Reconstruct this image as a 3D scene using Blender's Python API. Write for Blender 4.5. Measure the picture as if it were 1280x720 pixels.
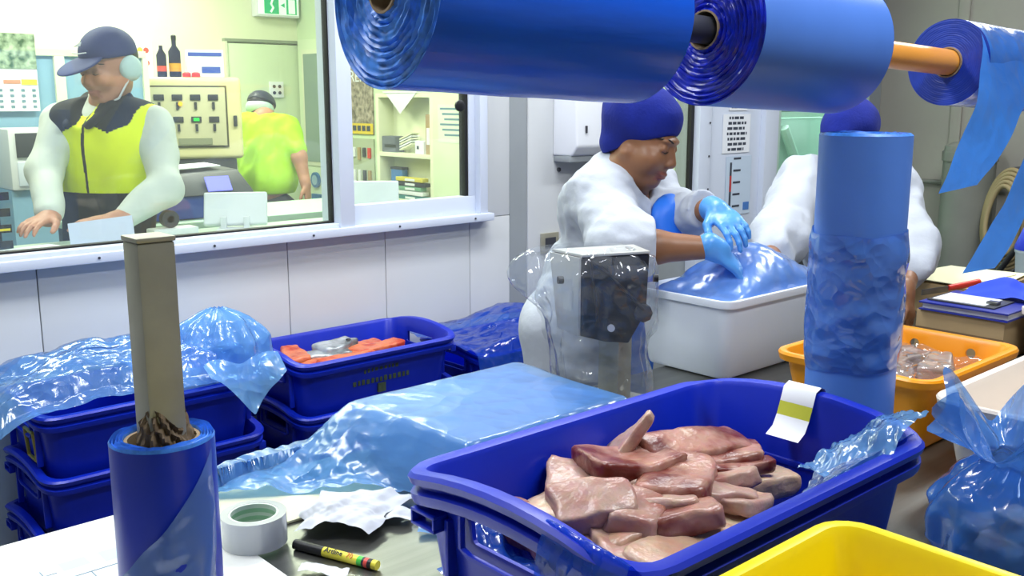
import bpy, bmesh, math, random
import numpy as np
from mathutils import Vector, Matrix

for o in list(bpy.data.objects):
    bpy.data.objects.remove(o)
SC = bpy.context.scene
COL = SC.collection

# ------------------------------------------------------------------ camera, world, lights, exposure
# room axes: x runs along the window wall, y runs towards it, z is up; metres
FPX, YAW, PITCH, CAM_Z = 1237.0, math.radians(48), math.radians(10.9), 1.6
cam = bpy.data.cameras.new('camera')
cam.sensor_width = 36
cam.lens = FPX / 1280 * 36
cam.clip_start = 0.05
cam_o = bpy.data.objects.new('camera', cam)
COL.objects.link(cam_o)
cam_o.location = (0, 0, CAM_Z)
cam_o.rotation_euler = (math.pi / 2 - PITCH, 0, YAW - math.pi / 2)
SC.camera = cam_o

w = bpy.data.worlds.new('world')
SC.world = w
w.use_nodes = True
w.node_tree.nodes['Background'].inputs[0].default_value = (0.85, 0.92, 1.0, 1)
w.node_tree.nodes['Background'].inputs[1].default_value = 0.25

SC.view_settings.view_transform = 'Standard'
SC.view_settings.look = 'None'
SC.view_settings.exposure = 0.0
SC.view_settings.gamma = 1.0
SC.view_settings.use_curve_mapping = False


def area_light(name, loc, size, power, color, rot=(0, 0, 0)):
    l = bpy.data.lights.new(name, 'AREA')
    l.shape = 'RECTANGLE'
    l.size, l.size_y = size
    l.energy = power
    l.color = color
    o = bpy.data.objects.new(name, l)
    o.location = loc
    o.rotation_euler = rot
    COL.objects.link(o)
    return o


TUBES = [(0.3, 1.9, 'x'), (2.3, 2.2, 'x'), (1.6, 0.3, 'x'), (4.2, 1.4, 'x')]
for (lx, ly, a) in TUBES:
    area_light('fluorescent_light', (lx, ly, 2.93), (1.25, 0.28), 40, (0.95, 0.98, 1.0))
OFFICE_TUBES = [(0.9, 4.2), (2.5, 4.3), (2.2, 5.8)]
for (lx, ly) in OFFICE_TUBES:
    area_light('office_light', (lx, ly, 2.62), (1.25, 0.32), 40, (0.97, 1.0, 0.80))
area_light('green_room_light', (5.6, 3.9, 2.6), (0.8, 0.8), 60, (0.92, 1.0, 0.97))
area_light('corridor_light', (4.05, 3.8, 2.6), (0.3, 0.8), 12, (0.92, 1.0, 0.60))

# ------------------------------------------------------------------ geometry of the view: pixel + real distance -> point
_F = np.array([math.cos(YAW) * math.cos(PITCH), math.sin(YAW) * math.cos(PITCH), -math.sin(PITCH)])
_R = np.array([math.sin(YAW), -math.cos(YAW), 0.0])
_U = np.cross(_R, _F)
RT = _R.copy()                                            # picture right, horizontal
TW = np.array([-math.cos(YAW), -math.sin(YAW), 0.0])      # towards the viewer, horizontal
UPV = np.array([0, 0, 1.0])
_C = np.array([0, 0, CAM_Z])


def _ray(x, y):
    return _F + _R * (x - 640) / FPX + _U * (360 - y) / FPX


def at(x, y, d):
    return _C + _ray(x, y) * d


def onz(x, y, z):
    r = _ray(x, y)
    return _C + r * (z - CAM_Z) / r[2]


def ony(x, y, Y):
    r = _ray(x, y)
    return _C + r * Y / r[1]


def onx(x, y, X):
    r = _ray(x, y)
    return _C + r * X / r[0]


def unit(v):
    v = np.asarray(v, float)
    return v / np.linalg.norm(v)


# ------------------------------------------------------------------ materials
def srgb(r, g, b):
    def f(c):
        c = c / 255
        return c / 12.92 if c <= 0.04045 else ((c + 0.055) / 1.055) ** 2.4
    return (f(r), f(g), f(b), 1)


MATS = {}


def mat(name, col, rough=0.5, metal=0.0, var=None, bump=None, spec=0.5, emit=None, sss=0.0, coat=0.0, col2=None, stretch=None):
    """var = (noise scale, strength) colour variation towards col2 (or a darker tone); bump = (scale, strength, distance)"""
    if name in MATS:
        return MATS[name]
    m = bpy.data.materials.new(name)
    m.use_nodes = True
    nt = m.node_tree
    b = nt.nodes['Principled BSDF']
    b.inputs['Base Color'].default_value = col
    b.inputs['Roughness'].default_value = rough
    b.inputs['Metallic'].default_value = metal
    b.inputs['Specular IOR Level'].default_value = spec
    if sss:
        b.inputs['Subsurface Weight'].default_value = sss
        b.inputs['Subsurface Radius'].default_value = (0.02, 0.008, 0.004)
        b.inputs['Subsurface Scale'].default_value = 0.5
    if coat:
        b.inputs['Coat Weight'].default_value = coat
        b.inputs['Coat Roughness'].default_value = 0.08
    if emit:
        b.inputs['Emission Color'].default_value = emit[0]
        b.inputs['Emission Strength'].default_value = emit[1]
    if var or bump:
        tc = nt.nodes.new('ShaderNodeTexCoord')
        vec = tc.outputs['Object']
        if stretch:
            mp = nt.nodes.new('ShaderNodeMapping')
            mp.inputs['Scale'].default_value = stretch
            nt.links.new(vec, mp.inputs['Vector'])
            vec = mp.outputs['Vector']
    if var:
        n = nt.nodes.new('ShaderNodeTexNoise')
        n.inputs['Scale'].default_value = var[0]
        n.inputs['Detail'].default_value = 6
        nt.links.new(vec, n.inputs['Vector'])
        r = nt.nodes.new('ShaderNodeValToRGB')
        r.color_ramp.elements[0].position = 0.35
        r.color_ramp.elements[1].position = 0.68
        c2 = col2 or tuple(c * (1 - var[1]) for c in col[:3]) + (1,)
        r.color_ramp.elements[0].color = col
        r.color_ramp.elements[1].color = c2
        nt.links.new(n.outputs['Fac'], r.inputs['Fac'])
        nt.links.new(r.outputs['Color'], b.inputs['Base Color'])
    if bump:
        n = nt.nodes.new('ShaderNodeTexNoise')
        n.inputs['Scale'].default_value = bump[0]
        n.inputs['Detail'].default_value = 5
        nt.links.new(vec, n.inputs['Vector'])
        bp = nt.nodes.new('ShaderNodeBump')
        bp.inputs['Strength'].default_value = bump[1]
        bp.inputs['Distance'].default_value = bump[2] if len(bump) > 2 else 0.004
        nt.links.new(n.outputs['Fac'], bp.inputs['Height'])
        nt.links.new(bp.outputs['Normal'], b.inputs['Normal'])
    MATS[name] = m
    return m


def film_mat(name, col, opacity=0.5, rough=0.18, tint=None, bump=None, gloss=0.6):
    """thin plastic film: tinted see-through sheet + milky body + sharp gloss"""
    m = bpy.data.materials.new(name)
    m.use_nodes = True
    nt = m.node_tree
    nt.nodes.remove(nt.nodes['Principled BSDF'])
    out = nt.nodes['Material Output']
    tr = nt.nodes.new('ShaderNodeBsdfTransparent')
    tr.inputs[0].default_value = tint or col
    pb = nt.nodes.new('ShaderNodeBsdfPrincipled')
    pb.inputs['Base Color'].default_value = col
    pb.inputs['Roughness'].default_value = rough
    pb.inputs['Specular IOR Level'].default_value = gloss
    tl = nt.nodes.new('ShaderNodeBsdfTranslucent')
    tl.inputs[0].default_value = col
    m1 = nt.nodes.new('ShaderNodeMixShader')
    m1.inputs[0].default_value = 0.3
    nt.links.new(pb.outputs[0], m1.inputs[1])
    nt.links.new(tl.outputs[0], m1.inputs[2])
    m2 = nt.nodes.new('ShaderNodeMixShader')
    m2.inputs[0].default_value = opacity
    nt.links.new(tr.outputs[0], m2.inputs[1])
    nt.links.new(m1.outputs[0], m2.inputs[2])
    gl = nt.nodes.new('ShaderNodeBsdfGlossy')
    gl.inputs['Roughness'].default_value = rough * 0.7
    fr = nt.nodes.new('ShaderNodeLayerWeight')
    pw = nt.nodes.new('ShaderNodeMath')
    pw.operation = 'POWER'
    pw.inputs[1].default_value = 3.5
    nt.links.new(fr.outputs['Facing'], pw.inputs[0])
    ma = nt.nodes.new('ShaderNodeMath')
    ma.operation = 'MULTIPLY_ADD'
    ma.inputs[1].default_value = 0.7
    ma.inputs[2].default_value = 0.045
    nt.links.new(pw.outputs[0], ma.inputs[0])
    m3 = nt.nodes.new('ShaderNodeMixShader')
    nt.links.new(ma.outputs[0], m3.inputs[0])
    nt.links.new(m2.outputs[0], m3.inputs[1])
    nt.links.new(gl.outputs[0], m3.inputs[2])
    nt.links.new(m3.outputs[0], out.inputs['Surface'])
    if bump:
        tc = nt.nodes.new('ShaderNodeTexCoord')
        nz = nt.nodes.new('ShaderNodeTexNoise')
        nz.inputs['Scale'].default_value = bump[0] * .6
        nz.inputs['Detail'].default_value = 2
        nt.links.new(tc.outputs['Object'], nz.inputs['Vector'])
        wv = nt.nodes.new('ShaderNodeVectorMath')
        wv.operation = 'MULTIPLY_ADD'
        wv.inputs[1].default_value = (.12, .12, .12)
        nt.links.new(nz.outputs['Color'], wv.inputs[0])
        nt.links.new(tc.outputs['Object'], wv.inputs[2])
        hs = []
        for sc_, am in ((1.0, 1.0), (2.4, .45)):
            vo = nt.nodes.new('ShaderNodeTexVoronoi')
            vo.inputs['Scale'].default_value = bump[0] * sc_
            nt.links.new(wv.outputs[0], vo.inputs['Vector'])
            ml = nt.nodes.new('ShaderNodeMath')
            ml.operation = 'MULTIPLY'
            ml.inputs[1].default_value = am
            nt.links.new(vo.outputs['Distance'], ml.inputs[0])
            hs.append(ml)
        ab = nt.nodes.new('ShaderNodeMath')
        ab.operation = 'ADD'
        nt.links.new(hs[0].outputs[0], ab.inputs[0])
        nt.links.new(hs[1].outputs[0], ab.inputs[1])
        bp = nt.nodes.new('ShaderNodeBump')
        bp.inputs['Strength'].default_value = bump[1]
        bp.inputs['Distance'].default_value = 0.02
        nt.links.new(ab.outputs[0], bp.inputs['Height'])
        for nd in (pb, gl, fr):
            nt.links.new(bp.outputs['Normal'], nd.inputs['Normal'])
    MATS[name] = m
    return m


def meat_mat(name, pale, red, lo=0.45, hi=0.6, scale=9):
    """wet raw fish flesh: pale flesh, red muscle patches, fine fibres"""
    m = bpy.data.materials.new(name)
    m.use_nodes = True
    nt = m.node_tree
    b = nt.nodes['Principled BSDF']
    b.inputs['Roughness'].default_value = 0.34
    b.inputs['Subsurface Weight'].default_value = 0.12
    b.inputs['Subsurface Radius'].default_value = (0.012, 0.005, 0.003)
    b.inputs['Subsurface Scale'].default_value = 0.4
    tc = nt.nodes.new('ShaderNodeTexCoord')
    oi = nt.nodes.new('ShaderNodeObjectInfo')
    ad = nt.nodes.new('ShaderNodeVectorMath')
    ad.operation = 'ADD'
    mu = nt.nodes.new('ShaderNodeMath')
    mu.operation = 'MULTIPLY'
    mu.inputs[1].default_value = 37
    nt.links.new(oi.outputs['Random'], mu.inputs[0])
    nt.links.new(tc.outputs['Object'], ad.inputs[0])
    nt.links.new(mu.outputs[0], ad.inputs[1])
    n = nt.nodes.new('ShaderNodeTexNoise')
    n.inputs['Scale'].default_value = scale
    n.inputs['Detail'].default_value = 3
    nt.links.new(ad.outputs[0], n.inputs['Vector'])
    r = nt.nodes.new('ShaderNodeValToRGB')
    r.color_ramp.elements[0].position = lo
    r.color_ramp.elements[1].position = hi
    r.color_ramp.elements[0].color = pale
    r.color_ramp.elements[1].color = red
    nt.links.new(n.outputs['Fac'], r.inputs['Fac'])
    n2 = nt.nodes.new('ShaderNodeTexNoise')
    n2.inputs['Scale'].default_value = 60
    n2.inputs['Detail'].default_value = 3
    nt.links.new(ad.outputs[0], n2.inputs['Vector'])
    mx = nt.nodes.new('ShaderNodeMix')
    mx.data_type = 'RGBA'
    mx.blend_type = 'MULTIPLY'
    mx.inputs[0].default_value = 0.35
    nt.links.new(r.outputs['Color'], mx.inputs[6])
    nt.links.new(n2.outputs['Color'], mx.inputs[7])
    nt.links.new(mx.outputs[2], b.inputs['Base Color'])
    bp = nt.nodes.new('ShaderNodeBump')
    bp.inputs['Strength'].default_value = 0.6
    bp.inputs['Distance'].default_value = 0.004
    nt.links.new(n2.outputs['Fac'], bp.inputs['Height'])
    nt.links.new(bp.outputs['Normal'], b.inputs['Normal'])
    MATS[name] = m
    return m


M_CRATE = mat('blue_crate_plastic', srgb(8, 40, 186), 0.36, var=(7, 0.15), bump=(160, 0.12, 0.001))
M_CRATE_F = M_CRATE
M_ROLL = mat('blue_roll_film', srgb(18, 92, 226), 0.26, var=(5, 0.15), bump=(6, 0.25, 0.006), stretch=(0.8, 5, 5))
M_ROLLEND = mat('blue_roll_end', srgb(70, 146, 250), 0.45, var=(60, 0.5))
M_ROLL2 = mat('matt_blue_roll_film', srgb(80, 128, 218), 0.42, var=(4, 0.12))
M_ROLL3 = mat('cobalt_roll_film', srgb(14, 52, 160), 0.4, var=(30, 0.25))
M_TAIL = film_mat('blue_film_strip', srgb(64, 136, 232), 0.93, 0.3, bump=(14, 0.2))
M_FILM = film_mat('pale_blue_film', srgb(126, 184, 246), 0.5, 0.2, tint=srgb(150, 200, 250), bump=(12, 0.42))
M_FILM_D = film_mat('deep_blue_film', srgb(30, 96, 220), 0.4, 0.18, tint=srgb(90, 150, 245), bump=(9, 0.4))
M_FILM_L = film_mat('haze_blue_film', srgb(120, 160, 226), .58, .24, tint=srgb(170, 200, 245), bump=(9, .3))
M_FILM_S = film_mat('smooth_blue_film', srgb(110, 172, 240), 0.72, 0.3, tint=srgb(150, 200, 250), bump=(7, 0.35))
M_CLEAR = film_mat('clear_film', srgb(232, 238, 246), 0.10, 0.08, tint=srgb(248, 250, 253), bump=(12, 1.0))
M_CARD = mat('cardboard_core', srgb(150, 128, 100), 0.8, var=(20, 0.2))
M_DARKIN = mat('dark_core', srgb(60, 56, 58), 0.7)
M_STEEL = mat('brushed_steel', srgb(134, 135, 130), 0.3, 0.85, var=(3, 0.25), bump=(40, 0.12, 0.001), stretch=(0.6, 14, 1))
M_POST = mat('grey_steel_post', srgb(172, 169, 152), 0.4, 0.35, var=(9, 0.25))
M_WALL = mat('white_wall_panel', srgb(208, 211, 213), 0.45, var=(1.5, 0.06))
M_FRAME = mat('white_aluminium', srgb(212, 220, 236), 0.35)
M_GASKET = mat('black_gasket', srgb(18, 18, 20), 0.6)
M_GREYCOL = mat('grey_jamb', srgb(150, 156, 160), 0.5, var=(3, 0.1))
M_WHITE = mat('white_plastic', srgb(225, 228, 234), 0.4)
M_FLOOR = mat('concrete_floor', srgb(96, 98, 100), 0.35, var=(3, 0.3))
M_CEIL = mat('white_ceiling', srgb(210, 214, 216), 0.7)
M_GREYWALL = mat('grey_wall', srgb(160, 157, 147), 0.7, var=(1.2, 0.14))
M_GREYPIPE = mat('grey_pipe', srgb(128, 130, 122), 0.55, var=(3, 0.2))
M_CREAM = mat('cream_office_wall', srgb(232, 236, 206), 0.6)
M_PALEGRN = mat('pale_green_wall', srgb(208, 226, 190), 0.6)
M_BLUEPART = mat('blue_grey_partition', srgb(138, 178, 206), 0.6)
M_BLACK = mat('black_plastic', srgb(24, 25, 30), 0.4)
M_DKGREY = mat('dark_grey_plastic', srgb(58, 60, 68), 0.45)
M_PAPER = mat('white_paper', srgb(235, 238, 244), 0.8)
M_INK = mat('print_ink', srgb(60, 66, 80), 0.8)
M_INKPALE = mat('pale_print', srgb(110, 142, 160), 0.8)
M_ORANGE = mat('orange_tub_plastic', srgb(246, 158, 14), 0.32, var=(6, 0.1))
M_PIPE = mat('orange_tan_pipe', srgb(224, 150, 62), 0.32)
M_YELLOW = mat('yellow_tub_plastic', srgb(252, 226, 8), 0.35, var=(5, 0.05))
M_POLY = mat('polystyrene', srgb(228, 236, 246), 0.7, bump=(140, 0.25, 0.001))
M_TUBW = mat('white_tub_plastic', srgb(238, 226, 214), 0.35)
M_SKIN_W = mat('brown_skin', srgb(140, 96, 66), 0.45, var=(14, 0.12), sss=0.1)
M_SKIN_M = mat('light_skin', srgb(196, 140, 116), 0.5, var=(14, 0.12), sss=0.1)
M_LIP = mat('lip', srgb(134, 78, 64), 0.4)
M_LIPM = mat('pale_lip', srgb(176, 112, 96), 0.5)
M_LASH = mat('dark_lash', srgb(36, 24, 20), 0.6)
M_HAIR = mat('dark_hair', srgb(28, 22, 20), 0.5)
M_COAT = mat('white_cotton', srgb(182, 188, 198), 0.85, bump=(22, 0.35, 0.01))
M_HAT = mat('navy_fleece', srgb(8, 32, 136), 0.95, bump=(120, 0.5, 0.003), var=(12, 0.25))
M_APRON = mat('blue_apron', srgb(30, 112, 224), 0.5, bump=(18, 0.4, 0.006))
M_GLOVE = mat('blue_glove', srgb(80, 150, 222), 0.35, bump=(40, 0.35, 0.004))
M_HIVIS = mat('hivis_yellow', srgb(238, 253, 6), 0.75, var=(9, 0.12), bump=(14, 0.3, 0.01))
M_HIVIS2 = mat('hivis_lime', srgb(178, 232, 44), 0.75, var=(7, 0.1), bump=(12, 0.35, 0.012))
M_NAVY = mat('navy_cloth', srgb(30, 34, 66), 0.85)
M_NAVYB = mat('black_cloth', srgb(22, 22, 34), 0.85)
M_KNIT = mat('pale_grey_knit', srgb(206, 212, 206), 0.9, bump=(60, 0.4, 0.004))
M_CAP = mat('navy_cap', srgb(44, 54, 112), 0.75, bump=(150, 0.2, 0.001))
M_NET = mat('pale_hairnet', srgb(196, 220, 220), 0.8, bump=(90, 0.5, 0.003))
M_BEIGE = mat('beige_machine', srgb(226, 218, 170), 0.45)
M_MEAT = meat_mat('pale_fish_flesh', srgb(196, 158, 142), srgb(164, 104, 90), 0.48, 0.7)
M_MEATR = meat_mat('red_fish_flesh', srgb(190, 138, 120), srgb(112, 40, 30), 0.40, 0.56, 15)
M_MEATY = meat_mat('cream_fish_flesh', srgb(214, 184, 156), srgb(196, 148, 124), 0.45, 0.7)
M_SALMON = meat_mat('salmon_flesh', srgb(236, 130, 84), srgb(206, 70, 40), 0.45, 0.62, 20)
M_SILVER = mat('silver_fish_skin', srgb(196, 204, 206), 0.25, 0.3, var=(18, 0.75))
M_FISHGREY = meat_mat('grey_pink_flesh', srgb(190, 166, 150), srgb(150, 118, 104), 0.45, 0.65, 14)


# ------------------------------------------------------------------ mesh building
ORG = {}


def thing(name, label, cat, loc=(0, 0, 0), group=None):
    o = bpy.data.objects.new(name, None)
    o.empty_display_size = 0.05
    o.location = loc
    COL.objects.link(o)
    o['label'] = label
    o['category'] = cat
    if group:
        o['group'] = group
    ORG[o.name] = np.array(loc, float)
    return o


def tag(o, label, cat, group=None, kind=None):
    o['label'] = label
    o['category'] = cat
    if group:
        o['group'] = group
    if kind:
        o['kind'] = kind
    return o


def struct(o):
    o['kind'] = 'structure'
    return o


def origin_of(o):
    p = np.zeros(3)
    while o is not None:
        p = p + np.array(o.location)
        o = o.parent
    return p


class MB:
    def __init__(s):
        s.v, s.f, s.m, s.n = [], [], [], 0

    def add(s, v, f, mi=0):
        v = np.asarray(v, float).reshape(-1, 3)
        s.v.append(v)
        s.f += [tuple(int(i) + s.n for i in q) for q in f]
        s.m += [mi] * len(f)
        s.n += len(v)
        return s

    def box(s, x0, x1, y0, y1, z0, z1, mi=0):
        v = [(x, y, z) for x in (x0, x1) for y in (y0, y1) for z in (z0, z1)]
        return s.add(v, [(0, 1, 3, 2), (4, 6, 7, 5), (0, 4, 5, 1), (2, 3, 7, 6), (0, 2, 6, 4), (1, 5, 7, 3)], mi)

    def obox(s, c, size, ax=None, mi=0):
        """box about centre c, size along the axes ax (rows)"""
        ax = np.eye(3) if ax is None else np.array([unit(a) for a in ax])
        h = np.array(size) / 2
        v = [np.array(c) + (np.array([i, j, k]) * h) @ ax for i in (-1, 1) for j in (-1, 1) for k in (-1, 1)]
        return s.add(v, [(0, 1, 3, 2), (4, 6, 7, 5), (0, 4, 5, 1), (2, 3, 7, 6), (0, 2, 6, 4), (1, 5, 7, 3)], mi)

    def loft(s, rings, mi=0, cap0=True, cap1=True, closed=True, mis=None):
        n = len(rings[0])
        v = np.concatenate([np.asarray(r, float) for r in rings])
        f = []
        ml = []
        for i in range(len(rings) - 1):
            for j in range(n if closed else n - 1):
                k = (j + 1) % n
                f.append((i * n + j, i * n + k, (i + 1) * n + k, (i + 1) * n + j))
                ml.append(mis[i] if mis else mi)
        if cap0:
            f.append(tuple(range(n - 1, -1, -1)))
            ml.append(mis[0] if mis else mi)
        if cap1:
            b = (len(rings) - 1) * n
            f.append(tuple(range(b, b + n)))
            ml.append(mis[-1] if mis else mi)
        base = len(s.m)
        s.add(v, f, mi)
        s.m[base:] = ml
        return s

    def tube(s, pts, r, n=10, mi=0, caps=True):
        pts = [np.array(p, float) for p in pts]
        rr = r if hasattr(r, '__len__') else [r] * len(pts)
        rings = []
        ref = None
        for i, p in enumerate(pts):
            d = unit(pts[min(i + 1, len(pts) - 1)] - pts[max(i - 1, 0)])
            if ref is None:
                ref = np.array([0, 0, 1.0]) if abs(d[2]) < 0.9 else np.array([1.0, 0, 0])
            a = unit(np.cross(d, ref))
            b = np.cross(a, d)
            ref = b
            t = np.arange(n) * 2 * math.pi / n
            rings.append(p + rr[i] * (np.cos(t)[:, None] * a + np.sin(t)[:, None] * b))
        return s.loft(rings, mi, caps, caps)

    def cyl(s, a, b, r0, r1=None, n=20, mi=0):
        return s.tube([a, b], [r0, r0 if r1 is None else r1], n, mi)

    def lathe(s, prof, c=(0, 0, 0), n=28, mi=0, axis='z', cap=True, mis=None):
        t = np.arange(n) * 2 * math.pi / n
        rings = []
        for (r, h) in prof:
            if axis == 'z':
                rings.append(np.stack([r * np.cos(t), r * np.sin(t), np.full(n, h)], 1) + c)
            elif axis == 'x':
                rings.append(np.stack([np.full(n, h), r * np.cos(t), r * np.sin(t)], 1) + c)
            else:
                rings.append(np.stack([r * np.sin(t), np.full(n, h), r * np.cos(t)], 1) + c)
        return s.loft(rings, mi, cap, cap, mis=mis)

    def grid(s, P, mi=0, flip=False):
        """P: (a, b, 3) array of points"""
        a, b = P.shape[:2]
        f = []
        for i in range(a - 1):
            for j in range(b - 1):
                q = (i * b + j, i * b + j + 1, (i + 1) * b + j + 1, (i + 1) * b + j)
                f.append(q[::-1] if flip else q)
        return s.add(P.reshape(-1, 3), f, mi)

    def build(s, name, mats, parent=None, loc=None, smooth=None, bevel=0.0, seg=2, fix=True):
        """smooth = angle in degrees below which edges are soft; loc = world origin for a thing that is one mesh"""
        v = np.concatenate(s.v)
        o0 = origin_of(parent) if parent is not None else (np.array(loc, float) if loc is not None else np.zeros(3))
        org = o0 if loc is None else np.array(loc, float)
        me = bpy.data.meshes.new(name)
        me.from_pydata((v - org).tolist(), [], s.f)
        if not isinstance(mats, (list, tuple)):
            mats = [mats]
        for m in mats:
            me.materials.append(m)
        if len(mats) > 1:
            me.polygons.foreach_set('material_index', s.m)
        if fix or bevel:
            bm = bmesh.new()
            bm.from_mesh(me)
            if fix:
                bmesh.ops.recalc_face_normals(bm, faces=bm.faces)
            if bevel:
                ed = [e for e in bm.edges if len(e.link_faces) == 2 and e.calc_face_angle(0) > 0.5]
                bmesh.ops.bevel(bm, geom=ed, offset=bevel, segments=seg, affect='EDGES', profile=0.6, clamp_overlap=True)
            bm.to_mesh(me)
            bm.free()
        if bevel and smooth is None:
            smooth = 40
        if smooth:
            me.polygons.foreach_set('use_smooth', [True] * len(me.polygons))
            if smooth < 180:
                me.set_sharp_from_angle(angle=math.radians(smooth))
        me.update()
        ob = bpy.data.objects.new(name, me)
        ob.location = org - (origin_of(parent) if parent is not None else 0)
        if parent is not None:
            ob.parent = parent
        COL.objects.link(ob)
        return ob


def copy_tree(o, parent=None):
    c = o.copy()
    COL.objects.link(c)
    if parent is not None:
        c.parent = parent
    for ch in list(o.children):
        copy_tree(ch, c)
    return c


def text_part(txt, size, m, parent, origin, xdir, ydir, thick=0.0004, align='CENTER'):
    cu = bpy.data.curves.new('lettering', 'FONT')
    cu.body = txt
    cu.size = size
    cu.extrude = thick
    cu.align_x = align
    cu.align_y = 'CENTER'
    cu.resolution_u = 2
    tmp = bpy.data.objects.new('lettering', cu)
    COL.objects.link(tmp)
    me = bpy.data.meshes.new_from_object(tmp.evaluated_get(bpy.context.evaluated_depsgraph_get()))
    bpy.data.objects.remove(tmp)
    X, Y = unit(xdir), unit(ydir)
    Z = np.cross(X, Y)
    p0 = origin_of(parent)
    co = np.array([v.co[:] for v in me.vertices])
    co = co[:, :1] * X + co[:, 1:2] * Y + co[:, 2:] * Z + np.array(origin) - p0
    me.vertices.foreach_set('co', co.ravel())
    me.materials.clear()
    me.materials.append(m)
    me.update()
    o = bpy.data.objects.new('lettering', me)
    o.parent = parent
    COL.objects.link(o)
    return o


# ------------------------------------------------------------------ noise and folds
_rng = np.random.RandomState(7)
_TAB = _rng.rand(32, 32, 32).astype(np.float32)


def vnoise(P, scale=1.0, seed=0):
    """value noise in -1..1, P (...,3)"""
    Q = np.asarray(P, np.float32) * scale + seed * 7.31 + 100
    i = np.floor(Q).astype(int)
    f = Q - i
    f = f * f * (3 - 2 * f)
    r = 0
    for a in (0, 1):
        for b in (0, 1):
            for c in (0, 1):
                wgt = (f[..., 0] if a else 1 - f[..., 0]) * (f[..., 1] if b else 1 - f[..., 1]) * (f[..., 2] if c else 1 - f[..., 2])
                r = r + wgt * _TAB[(i[..., 0] + a) % 32, (i[..., 1] + b) % 32, (i[..., 2] + c) % 32]
    return r * 2 - 1


def folds(P, scale, seed, n=7):
    """faceted creases, about -1..1"""
    rs = np.random.RandomState(seed)
    P = np.asarray(P, float)
    W = P + 0.16 / scale * np.stack([vnoise(P, scale * 0.6, seed + k) for k in (1, 2, 3)], -1)
    r = 0
    tot = 0
    for k in range(n):
        d = unit(rs.randn(3))
        fr = scale * (0.5 + rs.rand() * 1.3)
        a = 1.0 / (0.6 + fr / scale)
        x = W @ d * fr + rs.rand() * 10
        r = r + a * (4 * np.abs(x - np.floor(x) - 0.5) - 1)
        tot += a
    return r / tot * 1.6


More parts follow.
